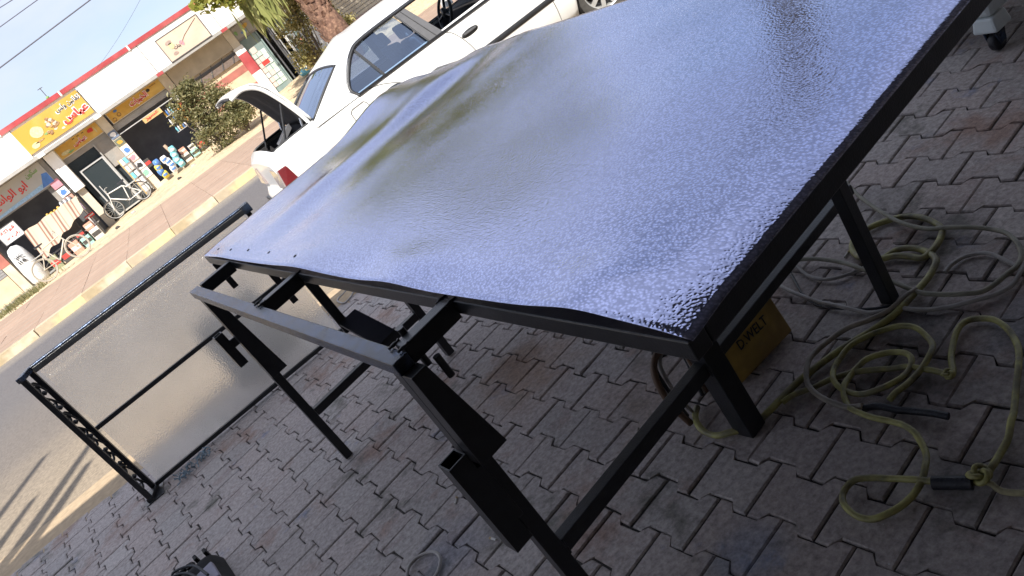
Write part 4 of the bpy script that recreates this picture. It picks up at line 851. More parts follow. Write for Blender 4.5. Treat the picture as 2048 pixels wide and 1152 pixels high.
# third front: beige wall with tan board and red stripes
fb('front_wall', BEIGE, 2.36, 4.68, .0, 2.44, YP+.12, YP+.3)
fb('tan_board', TAN, 2.36, 4.68, 2.44, 3.05, YP+.02, YP+.14); fb('shadow_rail', GREYP, 2.36, 4.68, 2.28, 2.36, YP+.06, YP+.12)
fb('roller_box', mat('brown steel box', (.16, .12, .10), .6, 0, .2), 2.36, 4.68, 2.05, 2.26, YP+.04, YP+.12)
for z0, z1 in ((1.62, 1.86), (1.02, 1.16)): fb('wall_stripe', DRED, 2.36, 4.67, z0, z1, YP+.112, YP+.14)
for k in range(5): MB().bar((FX(2.6+.45*k, 30), YP+.03, FZ(2.06, 30)), (FX(2.8+.45*k, 30), YP+.03, FZ(2.42, 30)), .02, .03).build('rail_bracket', GREYP, sb)
# fourth front: teal shop with door and side window
fb('transom', GREYW, 4.98, 6.98, 2.52, 3.05, YP+.10, YP+.25); fb('front_panel', TEAL, 4.99, 5.64, .42, 2.51, YP+.12, YP+.2)
fb('front_panel', TEAL, 6.50, 6.98, 1.42, 2.51, YP+.12, YP+.2); fb('shop_window', mat('teal tinted window', (.12, .18, .19), .2, 0, .1, 4, 0), 6.50, 6.98, .55, 1.40, YP+.14, YP+.18)
for x in (5.66, 5.80, 6.02): fb('door_post', TEAL if x < 5.7 else GREYP, x, x+.05, .42, 2.51, YP+.08, YP+.14)
od = fb('door', GREYP, 6.10, 6.14, .6, 2.4, YP-.1, YP+.08)
for x in (6.18, 6.42, 6.70): fb('door_post', ALU, x, x+.045, .5, 2.5, YP+.02, YP+.09)
fb('door_post', WHITEW, 6.96, 7.01, .5, 2.6, YP+.0, YP+.1)
# left shop: banner board under the fascia, dark opening; shuttered front at the far left
fb('transom', GREYW, -5.4, -2.46, 2.20, 3.05, YP+.10, YP+.25)
fb('front_panel', GREYW, -2.98, -2.44, .1, 2.19, YP+.25, YP+.33)
sh_ = fb('roller_shutter', mat('grey roller shutter', (.28, .28, .29), .5, .3, .1), -6.9, -5.72, .75, 1.75, YP+.15, YP+.2)
for k in range(12): fb('shutter_slat', MATS['grey roller shutter'], -6.9, -5.72, .76+.082*k, .83+.082*k, YP+.135, YP+.15)
fb('front_panel', BEIGE, -6.9, -5.72, .0, .74, YP+.1, YP+.2); fb('front_panel', GREYW, -24, -6.95, .0, 3.05, YP+.1, YP+.2)
fb('pier_band', DRED, -5.72, -5.40, 1.0, 1.5, YP-.012, YP+.1)
# right end beyond the trees: white wall with a red trimmed blind
fb('front_wall', WHITEW, 7.28, 10.4, .2, 3.05, YP+.10, YP+.3)
for k in range(8): fb('blind_slat', CREAM, 8.5, 10.3, .95+.13*k, 1.05+.13*k, YP+.02, YP+.09)
fb('wall_stripe', mat('bright red trim', (.55, .06, .04), .6), 8.4, 10.4, .82, .90, YP+.0, YP+.09)
fb('front_wall', GREYW, 10.8, 28, .2, 3.05, YP+.10, YP+.3)

# signs (each hangs on the building, a thing of its own)
def sign(name, x0, x1, z0, z1, y, m, label, fm=ALU, cat='sign'):
    o = thing(name, (FX((x0+x1)/2, y), y, FZ(z0, y)), label, cat)
    fb('board', m, x0, x1, z0, z1, y, y+.05, o)
    if fm:
        mb = MB(); w_ = .025
        for q in ((x0-w_, x1+w_, z1, z1+w_), (x0-w_, x1+w_, z0-w_, z0), (x0-w_, x0, z0, z1), (x1, x1+w_, z0, z1)): mb.box(FX(q[0], y), FX(q[1], y), y-.01, y+.055, FZ(q[2], y), FZ(q[3], y))
        mb.build('frame', fm, o)
    return o
def put(s, o, x, z, wd, h, y, m, bold=.02): return text(s, FX(x, y), y-.006, FZ(z, y), wd*y/30, h*y/30, m, o, 'lettering', depth=.003, bold=bold)
def blob(o, name, m, x, z, rx, rz_, y, n=16, seed=0, jag=0., th=.008):
    rs = random.Random(seed); pts = []
    for k in range(n):
        t = 2*math.pi*k/n; q = 1+jag*(rs.random()-.5); pts.append((FX(x+rx*q*math.cos(t), y), y-.002, FZ(z+rz_*q*math.sin(t), y)))
    return MB().prism(pts, (0, -th, 0)).build(name, m, o)
YELS = mat('yellow sign print', (.50, .31, .045), .5, 0, .06, 2, 0, col2=(.52, .36, .09), patch=1.1)
ORS = mat('orange sign print', (.60, .35, .06), .5, 0, .1, 3, 0, col2=(.66, .45, .12), patch=1.6)
INK = mat('black print', (.03, .028, .03), .6, 0, .05, 5, 0); WHT = mat('white print', (.82, .80, .78), .6, 0, .03, 5, 0)
REDP = mat('red print', (.62, .05, .04), .6, 0, .1, 5, 0); BRNP = mat('brown print', (.22, .11, .05), .7, 0, .4, 12, 0, col2=(.45, .28, .13), patch=9)
GRNP = mat('green print', (.20, .34, .12), .7, 0, .2, 8, 0); BLUP = mat('blue print', (.08, .20, .50), .6, 0, .2, 5, 0); PNKP = mat('pink print', (.62, .25, .30), .6, 0, .2, 6, 0)
o = sign('shop_sign', -2.62, -.24, 3.28, 4.13, YF-.03, YELS, 'big yellow sign with black and red lettering and a heap of nuts', None); y = YF-.03
put(arabic('تفانين ولس'), o, -.72, 3.93, .92, .24, y, WHT, .055); put(arabic('تفانين ولس'), o, -.72, 3.93, .86, .19, y-.006, INK, .02)
put(arabic('عباس'), o, -.72, 3.56, .98, .40, y, WHT, .09); put(arabic('عباس'), o, -.72, 3.56, .92, .32, y-.006, REDP, .05)
rs = random.Random(3)
for k in range(34): 
    q = rs.random(); zz = 3.40+.50*q; blob(o, 'nut_print', BRNP if k % 3 else CREAM, -1.52+(1.1-q)*.30*rs.uniform(-1, 1), zz, .06, .04, y, 8, k, .4, .004+.0006*k)
blob(o, 'bowl_print', mat('cream print', (.62, .55, .30), .6), -2.02, 3.74, .20, .18, y, 18, 2, .1); blob(o, 'plate_print', MATS['cream print'], -2.30, 3.43, .13, .09, y, 16, 4); blob(o, 'leaf_print', GRNP, -1.80, 3.55, .10, .04, y, 10, 7, .5); blob(o, 'swirl_print', BRNP, -2.12, 3.47, .16, .025, y, 12, 8, .3)
done(o)
y = YP+.14; o = sign('shop_sign', -2.00, -.45, 2.64, 3.03, y, ORS, 'long orange sign over the aluminium door, lettered in dark red', CREAM)
put(arabic('عباس'), o, -1.20, 2.81, .50, .22, y, WHT, .08); put(arabic('عباس'), o, -1.20, 2.81, .47, .18, y-.006, REDP, .03)
put('- - -', o, -1.15, 2.975, .42, .02, y, INK, .01)
blob(o, 'fruit_print', REDP, -.74, 2.90, .10, .07, y, 12, 1, .4); blob(o, 'fruit_print', MATS['cream print'], -1.78, 2.76, .15, .06, y, 12, 2, .3); blob(o, 'leaf_print', GRNP, -1.62, 2.70, .14, .03, y, 10, 3, .5); blob(o, 'glass_print', MATS['cream print'], -.60, 2.84, .02, .12, y, 8, 3); done(o)
y = YP+.10; o = sign('shop_sign', -.02, 2.02, 2.66, 3.02, y, ORS, 'long orange sign over the open dark shop, with red lettering and rings', CREAM)
put(arabic('الخيرات'), o, 1.10, 2.84, .70, .28, y, WHT, .08); put(arabic('الخيرات'), o, 1.10, 2.84, .66, .23, y-.006, REDP, .03)
for xx, zz in ((.09, 2.74), (.30, 2.80)):
    mb = MB(); mb.tube([(FX(xx+.06*math.cos(t), y), y-.004, FZ(zz+.055*math.sin(t), y)) for t in [2*math.pi*i/14 for i in range(14)]], .012, 5, closed=True); mb.build('ring_print', BRNP, o)
blob(o, 'dark_print', INK, 1.53, 2.90, .06, .05, y, 8, 5, .4); blob(o, 'berry_print', BLUP, .27, 2.95, .06, .04, y, 9, 5, .4); put('---', o, 1.75, 2.96, .25, .02, y, BRNP, .01); done(o)
y = YF-.03; o = sign('shop_sign', 2.76, 4.36, 3.20, 3.99, y, mat('faded pink sign print', (.62, .47, .37), .6, 0, .06, 2, 0, col2=(.66, .55, .42), patch=1.4), 'faded pink sign with sketched figures on the white fascia', GREYP)
FP = mat('faded brown print', (.36, .27, .23), .7, 0, .2, 8, 0)
blob(o, 'figure_print', FP, 3.05, 3.74, .11, .07, y, 12, 1, .3); blob(o, 'figure_print', MATS['cream print'], 3.08, 3.62, .09, .10, y, 12, 2, .2); blob(o, 'figure_print', PNKP, 3.42, 3.52, .08, .09, y, 9, 3, .5); blob(o, 'figure_print', FP, 3.05, 3.36, .10, .05, y, 9, 4, .5)
MB().tube(smooth_path([(FX(a_, y), y-.004, FZ(c_, y)) for a_, c_ in ((3.38, 3.50), (3.62, 3.66), (3.86, 3.76), (4.10, 3.86), (4.28, 3.93))], 4), .016, 5).build('stroke_print', FP, o)
put(arabic('بنات'), o, 3.22, 3.50, .24, .14, y, INK, .03); done(o)
y = YP+.07; o = sign('shop_sign', -5.2, -2.62, 2.24, 3.02, y, mat('pale grey banner', (.42, .41, .38), .6, 0, .06, 3, 0), 'pale grey banner with red and green lettering and a blue corner', None)
put(arabic('ابو الواسع'), o, -3.98, 2.62, 1.25, .40, y, REDP, .02); put(arabic('سكون'), o, -3.02, 2.84, .42, .22, y, GRNP, .03)
MB().prism([(FX(a_, y), y-.003, FZ(c_, y)) for a_, c_ in ((-3.05, 2.27), (-2.64, 2.27), (-2.64, 2.62), (-2.80, 2.66))], (0, -.004, 0)).build('blue_print', BLUP, o); MB().prism([(FX(a_, y), y-.003, FZ(c_, y)) for a_, c_ in ((-5.2, 2.25), (-3.06, 2.25), (-2.95, 2.40), (-5.2, 2.30))], (0, -.004, 0)).build('blue_print', mat('pale blue print', (.30, .46, .62), .6), o); done(o)
y = YP+.07; o = sign('shop_sign', 5.0, 6.45, 2.60, 3.02, y, mat('faded grey sign print', (.36, .34, .30), .6, 0, .1, 2, 0, col2=(.40, .36, .29), patch=1.5), 'faded grey sign over the teal shop front', None)
blob(o, 'fruit_print', ORS, 5.50, 2.86, .12, .07, y, 10, 1, .4); blob(o, 'leaf_print', BLUP, 5.35, 2.70, .12, .05, y, 9, 3, .5); blob(o, 'leaf_print', GRNP, 5.08, 2.80, .06, .08, y, 9, 3, .5); done(o)
y = YP-.06; o = sign('hanging_board', .76, 1.46, 2.10, 2.28, y, mat('orange paper board', (.55, .36, .16), .7, 0, .2, 5, 0), 'small orange notice board hanging from the rail of the open shop', None)
put(arabic('عصير'.replace('ص', 'س')), o, 1.1, 2.19, .5, .12, y, REDP, .02); done(o)
y = YP-.10; o = sign('vertical_board', 1.90, 2.07, 1.38, 2.03, y, mat('bright orange board', (.75, .32, .05), .6, 0, .05, 4, 0), 'bright orange upright board on the pier right of the open shop', None); done(o)
o = thing('leaning_board', (6.75, 29.6, .5), 'small orange tilted board hanging in the teal shop doorway', 'sign'); y = YP-.15
MB().prism([(FX(a_, y), y, FZ(c_, y)) for a_, c_ in ((6.55, 1.22), (6.78, 1.16), (6.92, 1.50), (6.68, 1.56))], (0, .03, 0)).build('board', mat('pale orange board', (.68, .30, .17), .6), o); put(arabic('فلافل'), o, 6.74, 1.37, .2, .1, y, WHT, .01); done(o)
y = YP-.02; o = sign('red_sign_board', -5.08, -4.42, 1.50, 2.0, y, WHT, 'white board with red lettering left of the striped stall', GREYP)
put(arabic('فواكه'.replace('ه', 'ة')), o, -4.75, 1.86, .5, .14, y, REDP, .02); put(arabic('رقي و تين'), o, -4.75, 1.64, .5, .14, y, REDP, .02); done(o)
# posters on the pier and the paper covered panel
def poster(x0, x1, z0, z1, y, m, label, mark=None, mm=None):
    o = thing('poster', (FX((x0+x1)/2, y), y, FZ(z0, y)), label, 'poster'); fb('sheet', m, x0, x1, z0, z1, y, y+.006, o)
    if mark: blob(o, 'print', mm, (x0+x1)/2, (z0+z1)/2, (x1-x0)*.34, (z1-z0)*.3, y, 10, int(z0*50), .6, .004)
    done(o)
y = YP-.02
poster(-.41, -.13, 2.26, 2.52, y, mat('slate poster', (.14, .18, .26), .6), 'slate blue poster, topmost on the pier between the two orange signs', 1, WHT)
poster(-.41, -.13, 1.98, 2.22, y, mat('dark photo poster', (.14, .15, .11), .6), 'dark photo poster under the slate one on the pier', 1, YELS)
poster(-.41, -.13, 1.62, 1.92, y, WHT, 'white poster with a dark blue figure on the pier', 1, BLUP)
poster(-.41, -.13, 1.34, 1.58, y, mat('pale pink poster', (.70, .52, .48), .6), 'pale pink poster halfway down the pier', 1, PNKP)
poster(-.41, -.13, 1.02, 1.30, y, WHT, 'white poster with a black drawing on the pier', 1, INK)
poster(-.41, -.13, .68, .98, y, WHT, 'white poster with a green disc, lowest on the pier', 1, mat('mint print', (.25, .62, .36), .6))
y = YP-.185
for z0, z1, m, lb in ((2.02, 2.30, PNKP, 'dark pink notice'), (1.70, 1.98, WHT, 'white notice with a blue picture'), (1.30, 1.66, mat('salmon notice', (.66, .32, .25), .7), 'salmon notice'), (1.02, 1.27, mat('lilac notice', (.60, .45, .66), .7), 'lilac notice')):
    poster(-2.82, -2.52, z0, z1, y+.25, m, lb+' in the column left of the white casing', 1 if 'blue' in lb else None, BLUP)
y = YP+.10
pr = random.Random(12); PAP = [mat('notice paper white', (.62, .66, .62), .8, 0, .05, 8, 0), mat('notice paper green', (.48, .58, .50), .8, 0, .05, 8, 0), mat('notice paper pink', (.66, .52, .46), .8, 0, .05, 8, 0)]
o = thing('notice_wall', (5.2, y, .6), 'patchwork of pale notices pasted on the teal shop panel', 'notices')
for r_ in range(7):
    for k in range(3):
        x0 = 5.02+.19*k+pr.uniform(-.01, .01); z0 = .62+.19*r_+pr.uniform(-.01, .01); fb('notice', pr.choice(PAP), x0, x0+.17, z0, z0+.17, y, y+.005+.002*k, o)
fb('notice', REDP, 5.18, 5.46, 1.42, 1.56, y-.01, y-.004, o); fb('notice', PAP[2], 5.1, 5.32, 1.92, 2.14, y, y+.006, o); done(o)

# goods in and before the shops
def gthing(name, x, y, z, label, cat, group=None): return thing(name, (x, y, z), label, cat, group)
o = gthing('striped_stall', -3.4, 28.8, .05, 'market stall covered by a striped beige cloth', 'stall')
def stripes():
    m = bpy.data.materials.new('striped cloth'); m.use_nodes = True; t = m.node_tree; b = t.nodes['Principled BSDF']; b.inputs['Roughness'].default_value = .9
    tc = N(t, 'ShaderNodeTexCoord'); w1 = N(t, 'ShaderNodeTexWave', wave_type='BANDS', bands_direction='X'); w1.inputs['Scale'].default_value = 2.6; w1.inputs['Distortion'].default_value = .3; t.links.new(tc.outputs['Object'], w1.inputs['Vector'])
    w2 = N(t, 'ShaderNodeTexWave', wave_type='BANDS', bands_direction='X'); w2.inputs['Scale'].default_value = .62; w2.inputs['Phase Offset'].default_value = 1.; t.links.new(tc.outputs['Object'], w2.inputs['Vector'])
    mu = N(t, 'ShaderNodeMath', operation='MULTIPLY'); t.links.new(w1.outputs['Fac'], mu.inputs[0]); t.links.new(w2.outputs['Fac'], mu.inputs[1])
    r = N(t, 'ShaderNodeValToRGB'); t.links.new(mu.outputs[0], r.inputs[0]); e = r.color_ramp.elements; e[0].position = .15; e[0].color = (.46, .37, .27, 1); e[1].position = .65; e[1].color = (.20, .11, .08, 1); k = e.new(.4); k.color = (.40, .28, .21, 1)
    t.links.new(r.outputs[0], b.inputs['Base Color']); return m
def cloth(a, c):
    x = -4.32+1.92*a; dr = .95-.48*a; return (x+.08*c*(.5-a), 29.2-1.0*c, FZ(1.53, 29)-dr*c-.03*max(0, c-.75)*4*math.sin(a*23)+.02*math.sin(a*19+c*4))
MB().grid(cloth, 60, 14).build('striped_cloth', stripes(), o)
for x in (-4.25, -2.5):
    for yy, zt in ((28.35, .80), (29.15, 1.42)): MB().bar((x, yy, .05), (x, yy, zt), .04, .04).build('leg', ALU, o)
fb('shelf', GREYC, -4.35, -2.5, .45, .48, 28.5, 29.1, o); done(o)
GC = [REDP, mat('white carton', (.62, .58, .52), .8), mat('dark carton', (.06, .055, .05), .8), mat('salmon carton', (.60, .28, .20), .8), mat('aqua crate', (.30, .52, .46), .6), mat('olive sack', (.26, .27, .16), .9)]
def crate(x, y, z, sx, sy, sz, m, label):
    o = gthing('carton', x, y, z, label, 'carton'); MB().box(x-sx/2, x+sx/2, y-sy/2, y+sy/2, z, z+sz).build('carton_body', m, o, bevel=.01); MB().box(x-sx*.46, x+sx*.46, y-sy/2-.006, y-sy/2-.001, z+sz*.35, z+sz*.7).build('carton_label', GC[(GC.index(m)+1) % 3], o); done(o)
crate(-2.62, 28.25, .09, .30, .3, .38, GC[1], 'white carton at the right end under the striped stall'); crate(-2.66, 28.3, .48, .26, .28, .22, GC[3], 'salmon carton stacked on the white one under the stall'); crate(-2.98, 28.25, .08, .30, .3, .34, GC[4], 'aqua crate under the striped stall'); crate(-3.02, 28.3, .43, .26, .26, .2, GC[2], 'dark carton stacked on the aqua crate'); crate(-3.36, 28.3, .07, .30, .3, .42, GC[3], 'salmon carton in the middle under the stall'); crate(-3.74, 28.3, .06, .30, .3, .40, GC[2], 'dark carton under the left half of the stall'); crate(-4.1, 28.25, .05, .28, .3, .46, GC[5], 'olive sack shaped carton at the left end under the stall')
crate(-2.5, 29.0, FZ(1.02, 29)-.3, .3, .2, .12, GC[0], 'small red carton on the shelf at the right of the stall')
o = gthing('white_tank', -4.86, 29.0, .02, 'bulging white cylinder sack with dark scribbles standing left of the stall', 'tank')
MB().lathe([(0, 0), (.24, .01), (.30, .12), (.31, .5), (.28, .95), (.24, 1.2), (.17, 1.34), (.0, 1.40)], 22, (-4.86, 29.0, .02)).build('tank_body', mat('white sack cloth', (.66, .67, .67), .8, 0, .12, 5, .5, 14), o)
for k, (zz, s_) in enumerate(((1.05, 'SIC'), (.88, 'lI6'))): text(s_, -4.86, 28.70, zz, .24, .12, INK, o, 'scribble', (R(90), R(-6), 0), .012, .0)
done(o)
def bag(x, y, z, s_, m, m2, label):
    o = gthing('goods_bag', x, y, z, label, 'bag'); MB().grid(lambda a, c: (x+s_*(a-.5)*(1-.25*abs(2*c-1)**3), y-.09*math.sin(math.pi*a)*math.sin(math.pi*c)-.02, z+s_*1.15*c), 8, 8).build('bag_front', m, o); MB().grid(lambda a, c: (x+s_*(a-.5)*(1-.25*abs(2*c-1)**3), y+.07*math.sin(math.pi*a)*math.sin(math.pi*c)-.02, z+s_*1.15*c), 8, 8).build('bag_back', m, o)
    MB().grid(lambda a, c: (x+s_*.7*(a-.5), y-.09*math.sin(math.pi*(.15+.7*a))*math.sin(math.pi*(.35+.3*c))-.024, z+s_*1.15*(.35+.3*c)), 6, 4).build('bag_print', m2, o); done(o)
BB, BY, BW, BA = mat('blue film', (.10, .22, .52), .3), mat('yellow film', (.62, .52, .08), .3), mat('white film', (.68, .68, .70), .3), mat('aqua film', (.18, .50, .60), .3)
wh = ('at the bottom', 'second from bottom', 'third from bottom', 'at the top')
for r_ in range(4):
    for k, (m, m2, nm) in enumerate(((BY, BB, 'yellow and blue'), (BW, BB, 'white and blue'), (BA, BW, 'aqua and white'))):
        bag(.16+.33*k+.05*math.sin(r_*5+k*3), 29.62-.05*k, .32+(.15, .135, .17)[k]*r_, .22, (m, BB, BW)[r_ % 2] if k == 0 else m, m2, '%s bag %s, %s column by the open shop' % (nm, wh[r_], ('left', 'middle', 'right')[k]))
for k, (x, z) in enumerate(((1.62, 1.28), (1.62, 1.58), (1.64, 1.88))):
    o = gthing('wall_shelf', x, 30.0, z, ('lowest', 'middle', 'top')[k]+' shelf of bottles at the right of the open shop', 'shelf'); MB().box(x-.22, x+.22, 29.95, 30.2, z, z+.02).build('shelf_board', ALU, o)
    for q in range(5): MB().lathe([(0, 0), (.032, 0), (.034, .12), (.014, .17), (.014, .20), (0, .20)], 9, (x-.17+.085*q, 30.05, z+.02)).build('bottle', (BA, BW, ORS, BB, WHT)[(q+k) % 5], o)
    done(o)
for k, (x, z, sx, sz, mi, lb) in enumerate(((1.10, .33, .26, .30, 1, 'white carton on the open shop step, nearest the bags'), (1.12, .63, .22, .20, 3, 'salmon carton stacked on the white one on the shop step'), (1.42, .33, .28, .24, 4, 'aqua crate on the open shop step'), (1.74, .34, .24, .42, 2, 'dark carton on the open shop step by the right pier'), (1.44, .57, .22, .18, 1, 'white carton stacked on the aqua crate on the shop step'), (-.02, .9, .2, .3, 2, 'dark carton hung just inside the open shop by the poster pier'))):
    crate(x, 29.85+.05*(k % 2), z, sx, .25, sz, GC[mi], lb)
o = gthing('cardboard_roll', .78, 29.75, .3, 'tan cardboard roll standing among the bags of the open shop', 'roll'); MB().tube([(.86, 29.75, .3), (.76, 29.78, 1.22)], .06, 10).build('roll_body', mat('tan card', (.42, .32, .24), .8), o); done(o)
o = gthing('packet_rack', -.58, 29.85, .28, 'upright wire rack of pale packets beside the pier', 'rack')
for x in (-.72, -.44): MB().bar((x, 29.8, .28), (x, 29.8, 1.66), .025, .025).build('rack_post', ORS if x < -.6 else ALU, o)
for r_ in range(5):
    fb('rack_shelf', ALU, -.72, -.44, .34+.27*r_, .36+.27*r_, 29.75, 29.9, o)
    for k in range(2): MB().box(-.70+.135*k, -.59+.135*k, 29.74, 29.86, .37+.265*r_, .57+.265*r_).build('packet', (BW, PAP[0], PAP[2], WHT, BA)[(r_*2+k) % 5], o, bevel=.008)
done(o)
o = gthing('fruit_display', -3.35, 30.1, 1.1, 'heap of orange fruit and dark bottles behind the striped stall', 'fruit display'); rs = random.Random(5)
for k in range(26): MB().lathe([(0, -.05), (.035, -.035), (.05, 0), (.035, .035), (0, .05)], 8, (-3.50+.42*rs.random(), 29.6+.15*rs.random(), 1.38+.18*rs.random())).build('orange', ORS if k % 3 else YELS, o)
MB().box(-3.6, -3.0, 29.5, 29.9, .1, 1.34).build('display_stand', GREYP, o)
for k in range(6): MB().lathe([(0, 0), (.05, 0), (.05, .2), (.02, .3), (0, .3)], 8, (-2.98+.07*k, 29.9, 1.35)).build('bottle', GREYP if k % 2 else BW, o)
MB().box(-3.0, -2.6, 29.85, 30.0, .1, 1.34).build('display_stand', GREYP, o)
done(o)
# open door racks of the teal shop
o = gthing('metal_rack', 6.5, 29.7, .55, 'white tubular rack standing in the teal shop doorway', 'rack')
for x in (6.36, 6.62):
    for yy in (29.55, 29.8): MB().tube([(x, yy, .52), (x, yy, 1.9)], .014, 6).build('rack_post', WHITEW, o)
for z in (.75, 1.05, 1.35, 1.8): MB().box(6.35, 6.63, 29.54, 29.81, z, z+.02).build('rack_shelf', WHITEW, o)
done(o)
o = gthing('blue_bag', 5.95, 28.6, .42, 'pale blue plastic bag lying on the dirt before the teal shop', 'bag'); MB().lathe([(0, 0), (.16, .02), (.2, .1), (.12, .22), (.05, .28), (0, .27)], 12, (5.95, 28.6, .42)).build('bag_body', BA, o); MB().tube(smooth_path([(5.90, 28.6, .68), (5.92, 28.6, .78), (5.98, 28.6, .78), (6.0, 28.6, .68)], 4), .012, 5).build('bag_handle', BA, o); done(o)

# bicycles
PALET = mat('dusty pale tyre', (.40, .36, .30), .85, 0, .15, 20, 0)
def bicycle(x, y, z, ang, col, label):
    o = gthing('bicycle', x, y, z, label, 'bicycle'); M = Matrix.Translation((x, y, z))@Matrix.Rotation(ang, 4, 'Z')@Matrix.Rotation(R(-8), 4, 'X')
    def B(mb, nm, m): mb.v = [tuple(M@Vector(p)) for p in mb.v]; return mb.build(nm, m, o)
    for wx in (-.52, .52):
        c_ = [(wx+.31*math.cos(t), 0, .33+.31*math.sin(t)) for t in [2*math.pi*i/28 for i in range(28)]]; wo = B(MB().tube(c_, .019, 6, closed=True), 'wheel', PALET if 'beige' in label else TYRE)
        mb = MB(); mb.tube([(wx+.285*math.cos(t), 0, .33+.285*math.sin(t)) for t in [2*math.pi*i/28 for i in range(28)]], .010, 5, closed=True)
        for i in range(14): t = 2*math.pi*i/14; mb.tube([(wx, .02*(-1)**i, .33), (wx+.28*math.cos(t), 0, .33+.28*math.sin(t))], .003, 4)
        mb.cyl((wx, -.04, .33), (wx, .04, .33), .022, 8); B(mb, 'spokes', PALET if 'beige' in label else ALU)
    fr = MB(); P = dict(bb=(-.06, 0, .30), st=(-.20, 0, .80), ht=(.34, 0, .84), hb=(.38, 0, .68), ra=(-.52, 0, .33), fa=(.52, 0, .33))
    for a_, c_, r_ in (('bb', 'st', .018), ('st', 'ht', .018), ('bb', 'hb', .022), ('ht', 'hb', .02)): fr.tube([P[a_], P[c_]], r_, 7)
    for s_ in (-.05, .05):
        for a_ in ('bb', 'st'): fr.tube([P[a_], (P['ra'][0], s_, P['ra'][2])], .011, 6)
    B(fr, 'frame', col)
    fk = MB()
    for s_ in (-.05, .05): fk.tube([P['hb'], (.45, s_, .52), (.52, s_, .33)], .012, 6)
    B(fk, 'fork', col); B(MB().tube(smooth_path([(.26, -.27, .98), (.32, -.16, 1.0), (.33, 0, .97), (.32, .16, 1.0), (.26, .27, .98)], 4), .013, 7).tube([(.33, 0, .97), (.34, 0, .84)], .014, 6), 'handlebar', ALU)
    B(MB().hexa([(-.33, -.09, .90), (-.09, -.03, .91), (-.09, .03, .91), (-.33, .09, .90), (-.33, -.08, .95), (-.09, -.02, .94), (-.09, .02, .94), (-.33, .08, .95)]).tube([(-.20, 0, .8), (-.22, 0, .9)], .013, 6), 'saddle', RUBB)
    B(MB().tube([(-.06+.09*math.cos(t), .04, .30+.09*math.sin(t)) for t in [2*math.pi*i/16 for i in range(16)]], .008, 5, closed=True).tube([(-.06, .05, .30), (.06, .06, .20)], .010, 5).tube([(-.06, -.05, .30), (-.18, -.06, .40)], .010, 5), 'crankset', GREYP)
    B(MB().tube([(-.55, 0, .70), (-.22, 0, .72)], .009, 5).tube([(-.52, .04, .33), (-.5, .04, .7)], .007, 5).box(-.62, -.25, -.07, .07, .70, .715), 'carrier', ALU); done(o)
bicycle(-1.28, 29.05, .18, R(172), WHITEW, 'white framed bicycle leaning by the aluminium shop door')
bicycle(-3.42, 24.75, .135, R(12), mat('dusty beige enamel', (.52, .46, .37), .5, 0, .1), 'dusty beige bicycle standing on the dirt before the striped stall')
# roof aerial
o = gthing('roof_aerial', -1.04, 29.8, FZ(4.1, 29.8), 'thin aerial with a green lamp standing on the roof above the yellow sign', 'aerial'); MB().tube([(-1.04, 29.8, 4.1), (-1.03, 29.8, 4.72)], .012, 6).build('mast', GREYP, o); MB().lathe([(0, -.05), (.05, -.03), (.055, .04), (0, .06)], 8, (-1.04, 29.8, 4.36)).build('lamp', GRNP, o); MB().bar((-1.12, 29.8, 4.70), (-.95, 29.8, 4.70), .02, .02).build('crossbar', GREYP, o); done(o)
done(sb)
# dark debris and pebbles on the verge
rs = random.Random(9)
for k, (x, y, r, lb) in enumerate(((-1.9, 26.2, .08, 'dark stone on the dirt verge right of the beige bicycle'), (-1.35, 27.6, .09, 'small dark clod on the dirt near the white bicycle'), (.4, 27.2, .07, 'grey stone on the dirt before the open shop'), (1.0, 27.9, .10, 'pale stone on the dirt before the open shop'), (2.1, 28.3, .09, 'brown stone beside the shrub'))):
    bm = bmesh.new(); bmesh.ops.create_icosphere(bm, subdivisions=2, radius=r)
    for v in bm.verts: v.co *= 1+.35*noise.noise(v.co*14+Vector((k*3, 0, 0))); v.co.z *= .6
    me = bpy.data.meshes.new('stone'); bm.to_mesh(me); bm.free(); me.materials.append(GREYC if k % 2 else MORTAR); tag(mkobj('stone', me, None, (x, y, zfront(x)*.5+.1)), lb, 'stone')

# ------------------------------------------------------------------ plants
def leaf_mat(name, c1, c2, c3):
    m = bpy.data.materials.new(name); m.use_nodes = True; t = m.node_tree; b = t.nodes['Principled BSDF']; b.inputs['Roughness'].default_value = .55
    g = N(t, 'ShaderNodeNewGeometry'); r = N(t, 'ShaderNodeValToRGB'); t.links.new(g.outputs['Random Per Island'], r.inputs[0]); e = r.color_ramp.elements
    e[0].color = (*c1, 1); e[1].color = (*c3, 1); k = e.new(.5); k.color = (*c2, 1); t.links.new(r.outputs[0], b.inputs['Base Color'])
    tl = N(t, 'ShaderNodeBsdfTranslucent'); t.links.new(r.outputs[0], tl.inputs[0]); mx = N(t, 'ShaderNodeMixShader'); mx.inputs[0].default_value = .3
    t.links.new(b.outputs[0], mx.inputs[1]); t.links.new(tl.outputs[0], mx.inputs[2]); t.links.new(mx.outputs[0], t.nodes['Material Output'].inputs[0]); return m
LEAF_O = leaf_mat('olive shrub leaves', (.10, .11, .04), (.19, .18, .075), (.34, .30, .15))
LEAF_G = leaf_mat('green tree leaves', (.14, .165, .02), (.27, .28, .045), (.40, .40, .09))
LEAF_Y = leaf_mat('sunlit yellow leaves', (.18, .17, .05), (.36, .32, .12), (.55, .48, .22))
FROND = leaf_mat('palm leaflets', (.16, .19, .05), (.30, .32, .10), (.46, .45, .18))
BARK = mat('fibrous palm bark', (.15, .085, .06), .95, 0, .45, 14, 1, 40, col2=(.25, .15, .10), patch=9)
BARKG = mat('grey brown bark', (.16, .13, .10), .95, 0, .3, 9, .7, 50)
